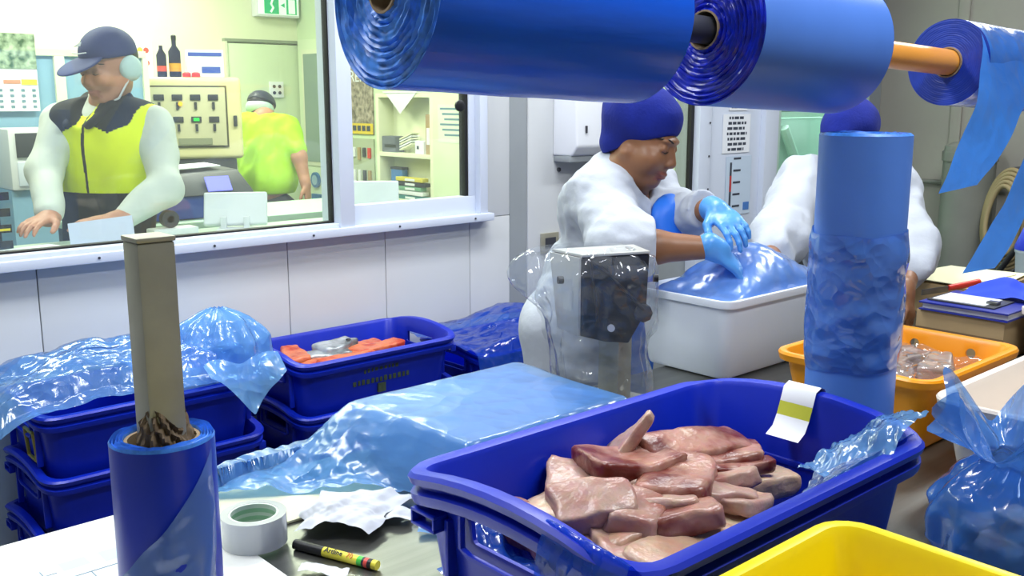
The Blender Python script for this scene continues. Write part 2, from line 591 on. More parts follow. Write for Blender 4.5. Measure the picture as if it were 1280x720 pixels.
# ------------------------------------------------------------------ soft solids (one continuous surface from joined limbs)
class Solid:
    def __init__(s):
        s.p = []

    def cap(s, a, b, r0, r1=None, k=0.02, m=0, sub=False):
        s.p.append(('c', np.array(a, float), np.array(b, float), r0, r0 if r1 is None else r1, k, m, sub))
        return s

    def chain(s, pts, rad, k=0.02, m=0):
        for i in range(len(pts) - 1):
            s.cap(pts[i], pts[i + 1], rad[i], rad[i + 1], k, m)
        return s

    def ell(s, c, r, ax=None, k=0.02, m=0, sub=False):
        ax = np.eye(3) if ax is None else np.array([unit(a) for a in ax])
        s.p.append(('e', np.array(c, float), np.array(r, float), ax, 0, k, m, sub))
        return s

    def mesh(s, name, mats, parent, h=0.006, disp=None, cut=None, matfn=None, smooth_it=1):
        lo = np.full(3, 1e9)
        hi = -lo
        for q in s.p:
            if q[7]:
                continue
            if q[0] == 'c':
                r = max(q[3], q[4])
                lo = np.minimum(lo, np.minimum(q[1], q[2]) - r)
                hi = np.maximum(hi, np.maximum(q[1], q[2]) + r)
            else:
                r = np.sqrt(((q[3] * q[2][:, None]) ** 2).sum(0))
                lo = np.minimum(lo, q[1] - r)
                hi = np.maximum(hi, q[1] + r)
        lo -= 0.03
        hi += 0.03
        n = np.ceil((hi - lo) / h).astype(int) + 1
        f = np.full(n, 0.2, np.float32)
        mi = np.zeros(n, np.int8)
        bestd = np.full(n, 9.0, np.float32)
        axs = [lo[i] + h * np.arange(n[i]) for i in range(3)]
        for q in s.p:
            k = q[5]
            pad = k + 0.03
            if q[0] == 'c':
                r = max(q[3], q[4])
                a, b = np.minimum(q[1], q[2]) - r - pad, np.maximum(q[1], q[2]) + r + pad
            else:
                r = np.sqrt(((q[3] * q[2][:, None]) ** 2).sum(0))
                a, b = q[1] - r - pad, q[1] + r + pad
            i0 = np.clip(np.floor((a - lo) / h).astype(int), 0, n - 1)
            i1 = np.clip(np.ceil((b - lo) / h).astype(int) + 1, 1, n)
            sl = tuple(slice(i0[j], i1[j]) for j in range(3))
            X = np.stack(np.meshgrid(*[axs[j][sl[j]] for j in range(3)], indexing='ij'), -1).astype(np.float32)
            if q[0] == 'c':
                ab = q[2] - q[1]
                L = max(float(ab @ ab), 1e-9)
                t = np.clip(((X - q[1]) @ ab) / L, 0, 1)
                d = np.linalg.norm(X - q[1] - t[..., None] * ab, axis=-1) - (q[3] + (q[4] - q[3]) * t)
            else:
                Y = (X - q[1]) @ q[3].T
                k0 = np.linalg.norm(Y / q[2], axis=-1)
                k1 = np.linalg.norm(Y / q[2] ** 2, axis=-1) + 1e-9
                d = k0 * (k0 - 1) / k1
            g = f[sl]
            if q[7]:
                d = -d
                hh = np.clip(0.5 - 0.5 * (d - g) / -max(k, 1e-4), 0, 1)
                hh = np.clip(0.5 + 0.5 * (d - g) / max(k, 1e-4), 0, 1)
                f[sl] = g * (1 - hh) + d * hh + k * hh * (1 - hh)
            else:
                hh = np.clip(0.5 + 0.5 * (g - d) / max(k, 1e-4), 0, 1)
                f[sl] = g * (1 - hh) + d * hh - k * hh * (1 - hh)
                bd = bestd[sl]
                sel = d < bd
                bd[sel] = d[sel]
                bestd[sl] = bd
                mm = mi[sl]
                mm[sel] = q[6]
                mi[sl] = mm
        near = np.abs(f) < 0.04
        if disp is not None or cut is not None:
            idx = np.argwhere(near | (f < 0))
            P = lo + idx * h
            vals = f[tuple(idx.T)]
            if disp is not None:
                vals = vals + disp(P)
            if cut is not None:
                vals = np.maximum(vals, cut(P))
            f[tuple(idx.T)] = vals
        f[0], f[-1], f[:, 0], f[:, -1], f[:, :, 0], f[:, :, -1] = (0.1,) * 6
        ins = f < 0
        c = ins[:-1, :-1, :-1].astype(np.int8)
        cnt = np.zeros_like(c)
        for a in (0, 1):
            for b in (0, 1):
                for d_ in (0, 1):
                    cnt += ins[a:n[0] - 1 + a, b:n[1] - 1 + b, d_:n[2] - 1 + d_]
        act = (cnt > 0) & (cnt < 8)
        cells = np.argwhere(act)
        vid = np.full(act.shape, -1, int)
        vid[tuple(cells.T)] = np.arange(len(cells))
        acc = np.zeros((len(cells), 3))
        num = np.zeros(len(cells))
        corners = [(a, b, d_) for a in (0, 1) for b in (0, 1) for d_ in (0, 1)]
        for p in corners:
            for ax in range(3):
                if p[ax]:
                    continue
                e = list(p)
                e[ax] = 1
                fa = f[tuple((cells + p).T)]
                fb = f[tuple((cells + e).T)]
                cr = (fa < 0) != (fb < 0)
                t = np.where(cr, fa / np.where(cr, fa - fb, 1), 0)
                pos = cells + np.array(p) + np.eye(3)[ax] * t[:, None]
                acc[cr] += pos[cr]
                num[cr] += 1
        V = lo + h * acc / num[:, None]
        faces = []
        for ax in range(3):
            b1, b2 = [(1, 2), (2, 0), (0, 1)][ax]
            s0 = [slice(1, -1)] * 3
            s0[ax] = slice(0, -1)
            s1 = [slice(1, -1)] * 3
            s1[ax] = slice(1, None)
            A, B = ins[tuple(s0)], ins[tuple(s1)]
            ed = np.argwhere(A != B)
            flip = B[tuple(ed.T)]
            off = np.ones(3, int)
            off[ax] = 0
            ed = ed + off
            e1, e2 = np.eye(3, dtype=int)[b1], np.eye(3, dtype=int)[b2]
            q = np.stack([vid[tuple((ed - e1 - e2).T)], vid[tuple((ed - e2).T)], vid[tuple(ed.T)], vid[tuple((ed - e1).T)]], 1)
            q[flip] = q[flip][:, ::-1]
            faces.append(q)
        Fc = np.concatenate(faces)
        for _ in range(smooth_it):
            S = np.zeros_like(V)
            N = np.zeros(len(V))
            for j in range(4):
                np.add.at(S, Fc[:, j], V[Fc[:, (j + 1) % 4]] + V[Fc[:, j - 1]])
                np.add.at(N, Fc[:, j], 2)
            V = 0.5 * V + 0.5 * S / np.maximum(N, 1)[:, None]
        cen = V[Fc].mean(1)
        if matfn is not None:
            ids = matfn(cen)
        else:
            ids = mi[tuple(cells[Fc[:, 0]].T)]
        o0 = origin_of(parent) if parent is not None else np.zeros(3)
        me = bpy.data.meshes.new(name)
        me.from_pydata((V - o0).tolist(), [], Fc.tolist())
        if not isinstance(mats, (list, tuple)):
            mats = [mats]
        for m in mats:
            me.materials.append(m)
        me.polygons.foreach_set('material_index', np.asarray(ids, np.int32))
        me.polygons.foreach_set('use_smooth', [True] * len(me.polygons))
        me.update()
        ob = bpy.data.objects.new(name, me)
        if parent is not None:
            ob.parent = parent
        COL.objects.link(ob)
        return ob


# ================================================================== THE SETTING
def sbox(name, m, *b, parent=None, bevel=0.0):
    o = MB().box(*b).build(name, m, parent, bevel=bevel)
    if parent is None:
        struct(o)
    return o


sbox('floor', M_FLOOR, -2.2, 6.9, -2.6, 6.7, -0.06, 0.0)
sbox('ceiling', M_CEIL, -2.2, 6.4, -2.6, 3.1, 3.0, 3.08)
sbox('ceiling_office', M_CEIL, -2.2, 4.46, 3.1, 6.7, 2.7, 2.78)
sbox('wall_left', M_WALL, -2.2, -2.1, -2.6, 6.7, 0, 3.0)
sbox('wall_front', M_WALL, -2.1, 6.4, -2.6, -2.5, 0, 3.0)

# window wall: core with openings, faced with separate white panels
WY = 3.0
core = MB()
core.box(-2.1, 2.69, WY + .02, WY + .1, 0, 1.13)
core.box(-2.1, 2.69, WY + .02, WY + .1, 2.35, 3.0)
core.box(-2.1, -.3, WY + .02, WY + .1, 1.13, 2.35)
core.box(2.53, 2.69, WY + .02, WY + .1, 1.13, 2.35)
core.box(2.69, 3.45, WY + .02, WY + .1, 0, 3.0)
core.box(3.45, 3.87, WY + .02, WY + .1, 0, 0.95)
core.box(3.45, 3.87, WY + .02, WY + .1, 2.3, 3.0)
core.box(3.87, 4.52, WY + .02, WY + .1, 0, 3.0)
core.box(4.52, 5.45, WY + .02, WY + .1, 0, 0.75)
core.box(4.52, 5.45, WY + .02, WY + .1, 2.3, 3.0)
core.box(5.45, 5.75, WY + .02, WY + .1, 0, 3.0)
wall_back = struct(core.build('wall_back', M_GREYCOL))
edges = [-2.1, -1.564, -1.16, -.756, -.352, .052, .456, .86, 1.264, 1.668, 2.072, 2.476, 2.688]
for a, b in zip(edges[:-1], edges[1:]):
    if a < 2.4:
        MB().box(a + .0015, b - .0015, WY, WY + .02, 0.0, 1.128).build('panel', M_WALL, wall_back, bevel=.002)
        MB().box(a + .0015, b - .0015, WY, WY + .02, 2.352, 2.999).build('panel', M_WALL, wall_back, bevel=.002)
MB().box(2.4775, 2.687, WY, WY + .02, 0, 1.128).build('panel', M_WALL, wall_back, bevel=.002)
MB().box(2.533, 2.687, WY, WY + .02, 1.13, 2.999).build('panel', M_WALL, wall_back, bevel=.002)
MB().box(2.79, 3.448, WY, WY + .02, 0, 2.999).build('panel', M_WALL, wall_back, bevel=.002)
MB().box(2.692, 2.788, WY + .006, WY + .02, 0, 2.999).build('grey_strip', M_GREYCOL, wall_back)

# window_1: fixed left pane, sliding right sash, sill
win = bpy.data.objects.new('window_1', None)
win.location = (1.2, WY, 1.13)
COL.objects.link(win)
win['kind'] = 'structure'
glass = film_mat('window_glass', (0.9, 0.97, 0.95, 1), 0.03, 0.03, tint=(0.96, 0.99, 0.97, 1), gloss=0.3)
sill = MB().box(-.3, 2.56, 2.945, 3.03, 1.122, 1.152).build('sill', M_FRAME, win, bevel=.005)
for k in range(7):
    x = .3 + k * .36
    MB().cyl((x, 2.9455, 1.137), (x, 2.942, 1.137), .004, n=8).build('screw', M_DKGREY, sill)
MB().box(-.3, 1.86, 2.965, 3.05, 1.150, 1.166).build('bottom_rail', M_FRAME, win, bevel=.003)
MB().box(1.857, 1.917, 2.955, 3.08, 1.150, 2.33).build('mullion', M_FRAME, win, bevel=.005)
MB().box(-.3, 2.53, 2.965, 3.08, 2.33, 2.36).build('head_rail', M_FRAME, win, bevel=.004)
MB().box(2.495, 2.535, 2.955, 3.08, 1.150, 2.33).build('jamb', M_FRAME, win, bevel=.004)
MB().box(-.3, -.26, 2.965, 3.08, 1.150, 2.33).build('jamb', M_FRAME, win, bevel=.004)
sash = MB()
sash.box(1.917, 2.495, 2.985, 3.03, 1.150, 1.222)
sash.box(1.917, 1.935, 2.985, 3.03, 1.222, 2.30)
sash.box(2.462, 2.495, 2.985, 3.03, 1.222, 2.30)
sash.box(1.917, 2.495, 2.985, 3.03, 2.30, 2.33)
sash = sash.build('sash_frame', M_FRAME, win, bevel=.002)
g = MB()
g.box(1.852, 1.857, 3.0, 3.03, 1.166, 2.33)
g.box(-.26, 1.857, 3.0, 3.03, 1.163, 1.172)
g.build('gasket', M_GASKET, win)
g = MB()
g.box(2.447, 2.462, 2.99, 3.025, 1.222, 2.30)
g.build('gasket', M_GASKET, sash)
MB().box(-.26, 1.853, 3.012, 3.018, 1.166, 2.33).build('pane', glass, win)
MB().box(1.935, 2.448, 3.004, 3.010, 1.222, 2.30).build('pane', glass, sash)
p = ony(578, 132, 2.985)
MB().lathe([(.016, 2.984), (.022, 2.98), (.022, 2.972), (.012, 2.968)], (p[0] - .02, 0, p[2]), 16, axis='y').build('latch_knob', M_BLACK, sash, smooth=40)

# second window strip, white pillar, opening to the green-lit room
w2 = bpy.data.objects.new('window_2', None)
w2.location = (3.66, WY, .95)
COL.objects.link(w2)
w2['kind'] = 'structure'
MB().box(3.45, 3.50, 2.99, 3.08, .95, 2.3).build('jamb', M_FRAME, w2, bevel=.003)
MB().box(3.45, 3.87, 2.99, 3.08, .95, 1.0).build('bottom_rail', M_FRAME, w2, bevel=.003)
MB().box(3.845, 3.868, 2.990, 3.012, 1.0, 2.3).build('gasket', M_GASKET, w2)
MB().box(3.50, 3.845, 3.004, 3.010, 1.0, 2.3).build('pane', glass, w2)
pil = struct(MB().box(3.87, 3.96, 2.955, 3.02, 0, 2.99).box(3.96, 4.40, 2.975, 3.02, 0, 2.99).box(4.40, 4.52, 2.945, 3.02, 0, 2.99).build('trim_1', M_FRAME, bevel=.004))
for k in range(6):
    MB().cyl((3.945, 2.954, 1.0 + k * .16), (3.945, 2.951, 1.0 + k * .16), .005, n=8).build('screw', M_DKGREY, pil)
w3 = bpy.data.objects.new('window_3', None)
w3.location = (5, WY, .75)
COL.objects.link(w3)
w3['kind'] = 'structure'
M_MINT = mat('mint_frame', srgb(190, 216, 204), .4)
M_MINTD = mat('green_bar', srgb(120, 156, 138), .4)
MB().box(4.52, 4.56, 2.96, 3.08, .75, 2.3).build('jamb', M_MINT, w3, bevel=.003)
MB().box(5.36, 5.46, 2.96, 3.08, .75, 2.3).build('jamb', M_MINT, w3, bevel=.003)
MB().box(4.56, 5.36, 2.97, 3.06, 1.525, 1.58).build('cross_rail', M_MINTD, w3, bevel=.003)
MB().box(4.56, 5.36, 2.97, 3.06, 1.60, 1.65).build('cross_rail', M_MINT, w3, bevel=.003)
MB().box(4.52, 5.46, 2.94, 3.08, .72, .76).build('sill', M_MINT, w3, bevel=.003)
MB().box(4.56, 5.36, 3.03, 3.036, .76, 1.525).build('pane', glass, w3)

# green-lit room behind and corridor behind window_2
M_TURQ = mat('turquoise_wall', srgb(186, 222, 208), .6)
sbox('wall_green_room', M_TURQ, 4.50, 6.9, 4.6, 4.7, 0, 2.7)
sbox('wall_green_side', M_TURQ, 6.8, 6.9, 3.1, 4.6, 0, 2.7)
sbox('wall_office_nook', M_PALEGRN, 3.82, 4.50, 4.45, 4.5, 0, 2.7)
sbox('wall_office_divider', M_PALEGRN, 4.42, 4.46, 3.1, 4.45, 0, 2.7)
sbox('ceiling_green_room', M_CEIL, 4.5, 6.9, 3.1, 4.7, 2.7, 2.78)
sbox('wall_green_near', M_TURQ, 5.75, 6.9, 3.02, 3.1, 0, 2.7)
rack = thing('storage_rack', 'pale turquoise frame with a diagonal brace behind the green-lit opening', 'rack', (5.75, 3.5, 0))
M_TQL = mat('pale_turquoise_panel', srgb(198, 228, 219), .45)
MB().box(5.2, 6.4, 3.47, 3.51, 1.16, 1.47).build('panel', M_TQL, rack, bevel=.004)
MB().box(5.2, 6.4, 3.45, 3.51, 1.48, 1.53).build('top_rail', M_MINT, rack, bevel=.004)
for x in (5.2, 6.35):
    MB().box(x, x + .05, 3.45, 3.53, 0, 1.53).build('upright', M_MINT, rack, bevel=.004)
MB().tube([(5.32, 3.43, 1.42), (5.62, 3.43, 1.0)], .03, 8).build('brace', M_TQL, rack, smooth=40)
MB().box(5.2, 6.4, 3.43, 3.55, .84, .90).build('lower_rail', M_MINTD, rack, bevel=.004)

# right-hand grey wall with seam battens
wr = sbox('wall_right', M_GREYWALL, 5.7, 5.8, -2.6, 3.1, 0, 3.0)
for y in (2.55, 2.02, 1.5):
    MB().box(5.682, 5.7, y - .03, y + .03, 0, 3.0).build('batten', M_GREYWALL, wr, bevel=.004)
cd = thing('wall_conduit', 'thin pale conduit running level along the grey wall', 'pipe', (5.66, 2.4, 1.0))
MB().tube([(5.665, 2.95, 1.12), (5.665, 1.6, 1.12)], .014, 8).build('upper_run', M_GREYPIPE, cd, smooth=40)
MB().tube([(5.665, 2.95, .66), (5.665, 1.6, .66)], .014, 8).build('lower_run', M_GREYPIPE, cd, smooth=40)
for y in (2.8, 2.3, 1.8):
    MB().box(5.645, 5.7, y - .012, y + .012, .63, 1.15).build('clip_bar', M_GREYPIPE, cd)

# office shell
sbox('wall_office_back', M_CREAM, -2.1, 3.75, 6.47, 6.55, 0, 2.7)
side = sbox('wall_office_right', M_PALEGRN, 3.75, 3.82, 4.45, 6.55, 0, 2.7)
sbox('wall_behind_window', M_CREAM, -2.1, 3.4, 3.101, 3.11, 0, 1.12)

# ================================================================== LAMPS (ceiling fixtures that hold the lights above)
M_TUBE = mat('lit_tube', (1, 1, 1, 1), .5, emit=((.93, .97, 1, 1), 3.0))
for i, (lx, ly, a) in enumerate(TUBES):
    t = thing('ceiling_lamp', ['fluorescent batten lamp over the crate stack by the window wall', 'fluorescent batten lamp over the white foam box',
                               'fluorescent batten lamp over the near edge of the bench', 'fluorescent batten lamp nearest the grey wall'][i], 'lamp', (lx, ly, 2.94), 'ceiling lamps of the packing room')
    MB().box(lx - .65, lx + .65, ly - .16, ly + .16, 2.96, 3.0).build('housing', M_WHITE, t, bevel=.008)
    for s in (-.08, .08):
        MB().cyl((lx - .6, ly + s, 2.948), (lx + .6, ly + s, 2.948), .013, n=10).build('tube', M_TUBE, t, smooth=40)
for i, (lx, ly) in enumerate(OFFICE_TUBES):
    t = thing('ceiling_lamp', ['fluorescent batten lamp over the man in the office', 'fluorescent batten lamp over the office counter',
                               'fluorescent batten lamp at the back of the office'][i], 'lamp', (lx, ly, 2.64), 'ceiling lamps of the office')
    MB().box(lx - .65, lx + .65, ly - .18, ly + .18, 2.66, 2.7).build('housing', M_WHITE, t, bevel=.008)
    for s in (-.08, .08):
        MB().cyl((lx - .6, ly + s, 2.642), (lx + .6, ly + s, 2.642), .013, n=10).build('tube', M_TUBE, t, smooth=40)

# ================================================================== BENCH
TZ = 0.88
tb = thing('steel_bench', 'long brushed stainless steel packing bench', 'bench', (1.8, 1.0, 0))
MB().box(.02, 3.75, .28, 1.668, TZ - .035, TZ).build('tabletop', M_STEEL, tb, bevel=.006)
for x in (.12, 1.9, 3.62):
    for y in (.36, 1.58):
        MB().box(x - .025, x + .025, y - .025, y + .025, 0, TZ - .035).build('leg', M_STEEL, tb, bevel=.004)
MB().box(.1, 3.65, .34, 1.6, .20, .225).build('lower_shelf', M_STEEL, tb, bevel=.004)

# ================================================================== CRATES AND TUBS
def rrect(hx, hy, r, z, m=7, seg=5):
    pts = []
    for (sx, sy, a0) in ((1, 1, 0), (-1, 1, 90), (-1, -1, 180), (1, -1, 270)):
        for i in range(seg + 1):
            t = math.radians(a0 + 90 * i / seg)
            pts.append((sx * (hx - r) + r * math.cos(t), sy * (hy - r) + r * math.sin(t), z))
        nxt = {0: (-1, 1, 90), 90: (-1, -1, 180), 180: (1, -1, 270), 270: (1, 1, 0)}[a0]
        t = math.radians(nxt[2])
        e = (nxt[0] * (hx - r) + r * math.cos(t), nxt[1] * (hy - r) + r * math.sin(t), z)
        p = pts[-1]
        for i in range(1, m):
            pts.append(tuple(p[k] + (e[k] - p[k]) * i / m for k in range(3)))
    return np.array(pts)


def tub_mesh(name, m, hx, hy, H, taper, flange, wall, arch=0.0, r=.04, slots=(), cutters=(), double=True, parent=None):
    """open-topped moulded tub about the origin, base at z=0; slots = list of boxes cut through"""
    rings = []

    def ring(dx, z, k=1.0):
        f = z / H
        q = rrect(hx - taper * (1 - f) + dx, hy - taper * (1 - f) + dx, max(r + dx, .008), z)
        if arch:
            wgt = np.clip((np.abs(q[:, 0]) - (hx - taper - r - .01)) / (r * .8), 0, 1)
            q[:, 2] += arch * k * wgt * np.clip(1 - (q[:, 1] / hy) ** 2, 0, 1)
        rings.append(q)
    fl = flange
    ring(-.012, 0, 0)
    ring(-.003, .004, 0)
    ring(0, .012, 0)
    ring(0, H * .45, .3)
    ring(0, H - .042, 1)
    if double:
        ring(fl * .95, H - .042, 1)
        ring(fl, H - .036, 1)
        ring(fl, H - .028, 1)
        ring(fl * .45, H - .024, 1)
        ring(fl * .45, H - .018, 1)
        ring(fl * .9, H - .016, 1)
    else:
        ring(0, H - .022, 1)
        ring(fl, H - .020, 1)
    ring(fl, H - .006, 1)
    ring(fl * .75, H - .001, 1)
    ring(fl * .4, H, 1)
    ring(-wall * .3, H - .002, 1)
    ring(-wall, H - .010, 1)
    ring(-wall, H * .45, .3)
    ring(-wall, .02, 0)
    ring(-wall - .012, .008, 0)
    b = MB().loft(rings)
    o = b.build(name, m, None, smooth=35)
    if slots or cutters:
        cb = MB()
        for (x0, x1, y0, y1, z0, z1) in slots:
            cb.box(x0, x1, y0, y1, z0, z1)
        for (a, c, rr) in cutters:
            cb.cyl(a, c, rr, n=14)
        co = cb.build('cutter', m, None, bevel=.008 if slots else 0, seg=3)
        md = o.modifiers.new('b', 'BOOLEAN')
        md.object = co
        md.operation = 'DIFFERENCE'
        md.solver = 'EXACT'
        me = bpy.data.meshes.new_from_object(o.evaluated_get(bpy.context.evaluated_depsgraph_get()))
        old = o.data
        o.modifiers.clear()
        o.data = me
        bpy.data.objects.remove(co)
        me.name = name
        me.polygons.foreach_set('use_smooth', [True] * len(me.polygons))
        me.set_sharp_from_angle(angle=math.radians(35))
    return o


def crate(name, label, loc, H, hx=.30, hy=.183, group=None, far_slot=True):
    t = thing(name, label, 'crate', loc, group)
    z0, z1 = H - .085 + .02, H - .05 + .022
    o = tub_mesh('body', M_CRATE, hx, hy, H, .028, .0225, .006, arch=.026, r=.045,
                 slots=[(-hx - .05, -hx + .05, -.075, .075, z0, z1)] + ([(hx - .05, hx + .05, -.075, .075, z0, z1)] if far_slot else []))
    o.parent = t
    for s in (-1, 1):
        # raised collar round the hand slot, outer face
        q = [(s * (hx + .001), y, z) for (y, z) in ((-.085, z0 - .006), (-.085, z1 + .004), (-.07, z1 + .012), (.07, z1 + .012), (.085, z1 + .004), (.085, z0 - .006), (.07, z0 - .012), (-.07, z0 - .012), (-.085, z0 - .006))]
        b = MB().tube(q, .0045, 6)
        b.build('handle_frame', M_CRATE, None, smooth=60).parent = t
        # ribs and stacking box on the end wall
        for y in (-.115, .115):
            rb = MB().box(s * (hx - .004) - .006, s * (hx - .004) + .010, y - .004, y + .004, .06, H - .045)
            rb.build('end_rib', M_CRATE, None, bevel=.002).parent = t
        lk = MB()
        for y in (.145,):
            yy = y * -s
            lk.box(s * (hx + .006) - .010, s * (hx + .006) + .012, yy - .024, yy + .024, H - .062, H - .058)
            lk.box(s * (hx + .006) - .010, s * (hx + .006) + .012, yy - .024, yy + .024, H - .044, H - .040)
            lk.box(s * (hx + .006) - .010, s * (hx + .006) + .012, yy - .024, yy - .020, H - .058, H - .044)
            lk.box(s * (hx + .006) - .010, s * (hx + .006) + .012, yy + .020, yy + .024, H - .058, H - .044)
        lk.build('stacking_lug', M_CRATE, None, bevel=.001).parent = t
    # inner stacking ledge at the far end
    MB().box(hx - .022, hx - .006, -.06, .10, H - .095, H - .085).build('ledge', M_CRATE, None, bevel=.003).parent = t
    return t


CR = crate('fish_crate', 'large open blue crate of raw fish pieces in the foreground', (1.0165, .795, TZ), .25, hx=.306, hy=.19, far_slot=False)

STK = crate('fish_crate', 'topmost blue crate of the stack beside the metal post, under the film cover', (1.02, 2.765, .59), .21, group='stacked blue fish crates')
ORDER = ['second from the top', 'third from the top', 'lowest']
for k in range(3):
    c = copy_tree(STK)
    c.location = (1.02 + (.004, -.005, .003)[k], 2.765 + (-.004, .003, 0)[k], (.42, .25, .08)[k])
    c['label'] = ['blue crate second from the top in the stack beside the metal post', 'blue crate third from the top in the stack beside the metal post',
                  'lowest blue crate in the stack beside the metal post'][k]
plt = thing('pallet', 'low wooden pallet under the blue crate stacks', 'pallet', (1.55, 2.77, 0))
M_WOOD = mat('pallet_wood', srgb(140, 112, 80), .8, var=(8, .3))
for k in range(5):
    MB().box(.62, 2.86, 2.55 + k * .09, 2.61 + k * .09, .055, .078).build('board', M_WOOD, plt, bevel=.003)
for x in (.65, 1.7, 2.75):
    MB().box(x - .04, x + .04, 2.55, 2.97, 0, .055).build('bearer', M_WOOD, plt, bevel=.003)
for k, lab in enumerate(['open blue crate of salmon frames against the window wall', 'blue crate directly under the crate of salmon',
                         'blue crate second below the crate of salmon', 'bottom blue crate under the crate of salmon']):
    c = copy_tree(STK)
    c.location = (1.765 + (0, .004, -.003, 0)[k], 2.772, .59 - .17 * k)
    c['label'] = lab
    if k == 0:
        SALM = c
for k, lab in enumerate(['blue crate under a film cover right of the salmon crate', 'blue crate below the film-covered one right of the salmon crate', 'bottom blue crate right of the salmon stack']):
    c = copy_tree(STK)
    c.location = (2.475, 2.75, .50 - .17 * k + (0, 0, 0)[k])
    c['label'] = lab
    if k == 2:
        c.location.z = .16

# worn olive print on the long side of the salmon crate
M_OLIVE = mat('worn_olive_print', srgb(72, 88, 62), .7, var=(60, .5))
pr = MB()
rs = random.Random(4)
yf = 2.772 - .183 + .0015
for (z, x0, x1, h) in ((.728, 1.70, 1.84, .016), (.700, 1.66, 1.88, .018)):
    x = x0
    while x < x1:
        wd = rs.uniform(.008, .016)
        off = .012 * (1 - ((x - 1.77) / .12) ** 2) if z > .71 else 0
        dy = (z - .59 - .21) * .13
        pr.box(x, x + wd * .8, yf - dy - .0032, yf - dy + .006, z + off - h / 2, z + off + h / 2 * rs.uniform(.6, 1))
        x += wd + .004
pr.box(1.755, 1.785, yf + .009, yf + .021, .655, .685)
po = pr.build('worn_print', M_OLIVE, None)
po.parent = SALM
po.location = -np.array(SALM.location)
# yellow label holder on the left end of the stacked crate
lh = MB().tube([(.716, 2.655, .742), (.716, 2.725, .742), (.722, 2.725, .665), (.722, 2.655, .665), (.716, 2.655, .742)], .005, 6)
lo_ = lh.build('label_holder', mat('ochre_frame', srgb(176, 150, 60), .5), None, smooth=50)
lo_.parent = STK
lo_.location = -np.array(STK.location)

# orange tub, white tub, yellow tub
ot = thing('orange_tub', 'orange plastic tub with round wall holes holding fillets', 'tub', (2.085, 1.02, TZ))
o = tub_mesh('body', M_ORANGE, .212, .170, .17, .03, .018, .005, r=.035, double=False,
             cutters=[((-.4, -.075, .135), (.4, -.075, .135), .0115), ((-.4, .06, .135), (.4, .06, .135), .0115)])
o.parent = ot
wt = thing('white_tub', 'empty white plastic tub beside the orange tub', 'tub', (2.095, .605, TZ))
o = tub_mesh('body', M_TUBW, .315, .185, .172, .03, .016, .006, r=.04, double=False)
o.parent = wt
yt = thing('yellow_tub', 'bright yellow plastic tub in the near right corner', 'tub', (.685, .37, TZ))
o = tub_mesh('body', M_YELLOW, .31, .17, .245, .035, .014, .006, r=.035, double=False)
o.parent = yt

# polystyrene box
fb = thing('foam_box', 'white polystyrene box lined with blue film in front of the woman', 'foam box', (2.33, 1.597, TZ))
o = tub_mesh('body', M_POLY, .30, .157, .215, .022, .006, .03, r=.035, double=False)
o.parent = fb

# ================================================================== FILM ROLLS ON THE OVERHEAD BAR (axis along x)
def axis_y(x):
    return 1.019 - (x - .731) * .0495


def axis_z(x):
    return 1.729 - (x - .731) * .0435


def film_roll(name, label, x0, x1, R, rc, mb, me_, seed, wav=.012, lay=9, cardr=.003):
    t = thing(name, label, 'film roll', (x0, axis_y(x0), axis_z(x0)), 'film rolls on the overhead bar')
    n = 72
    th = np.arange(n) * 2 * math.pi / n
    c0 = np.array([x0, axis_y(x0), axis_z(x0)])
    c1 = np.array([x1, axis_y(x1), axis_z(x1)])
    d = unit(c1 - c0)
    a = unit(np.cross(d, UPV))
    b = np.cross(a, d)
    rs = np.random.RandomState(seed)

    def ring(c, r, push):
        P = np.cos(th)[:, None] * a + np.sin(th)[:, None] * b
        r = np.asarray(r) * np.ones(n)
        return c + r[:, None] * P + np.asarray(push)[:, None] * d
    # outer skin
    body = []
    for i in range(15):
        s = i / 14
        rr = R * (1 + .006 * vnoise(np.stack([np.cos(th) * 2, np.sin(th) * 2, np.full(n, s * 5)], 1), 1, seed))
        body.append(ring(c0 + (c1 - c0) * s, rr, np.zeros(n)))
    MB().loft(body, cap0=False, cap1=False).build('outer_wrap', mb, t, smooth=180)
    # uneven layered ends
    for sgn, c in ((-1, c0), (1, c1)):
        rings = []
        nr = 46
        ph = rs.rand(60) * 9
        for i in range(nr + 1):
            r = rc + (R - rc) * i / nr
            q = (r - rc) / (R - rc) * lay
            tri = abs(q - math.floor(q) - .5) * 2
            circ = np.stack([np.cos(th), np.sin(th), np.full(n, r * 6)], 1)
            push = wav * (.75 * (tri - .5) * (.6 + .5 * vnoise(circ, 1.5, seed + int(q))) + .16 * vnoise(circ, 3, seed + int(q) * 3) + .22 * vnoise(np.stack([np.cos(th) * 9, np.sin(th) * 9, np.full(n, r * 240)], 1), 1, seed))
            if i == nr:
                push = push * 0
            rings.append(ring(c, r, sgn * push))
        MB().loft(rings, cap0=False, cap1=False).build('layered_end', me_, t, smooth=60)
    # core tube
    core = []
    for (r, cc, ps) in ((rc, c0, -.004), (rc - cardr, c0, -.004), (rc - cardr, c1, .004), (rc, c1, .004), (rc, c0, -.004)):
        core.append(ring(cc, r, np.full(n, ps)))
    MB().loft(core, cap0=False, cap1=False).build('core_tube', M_CARD, t, smooth=40)
    return t


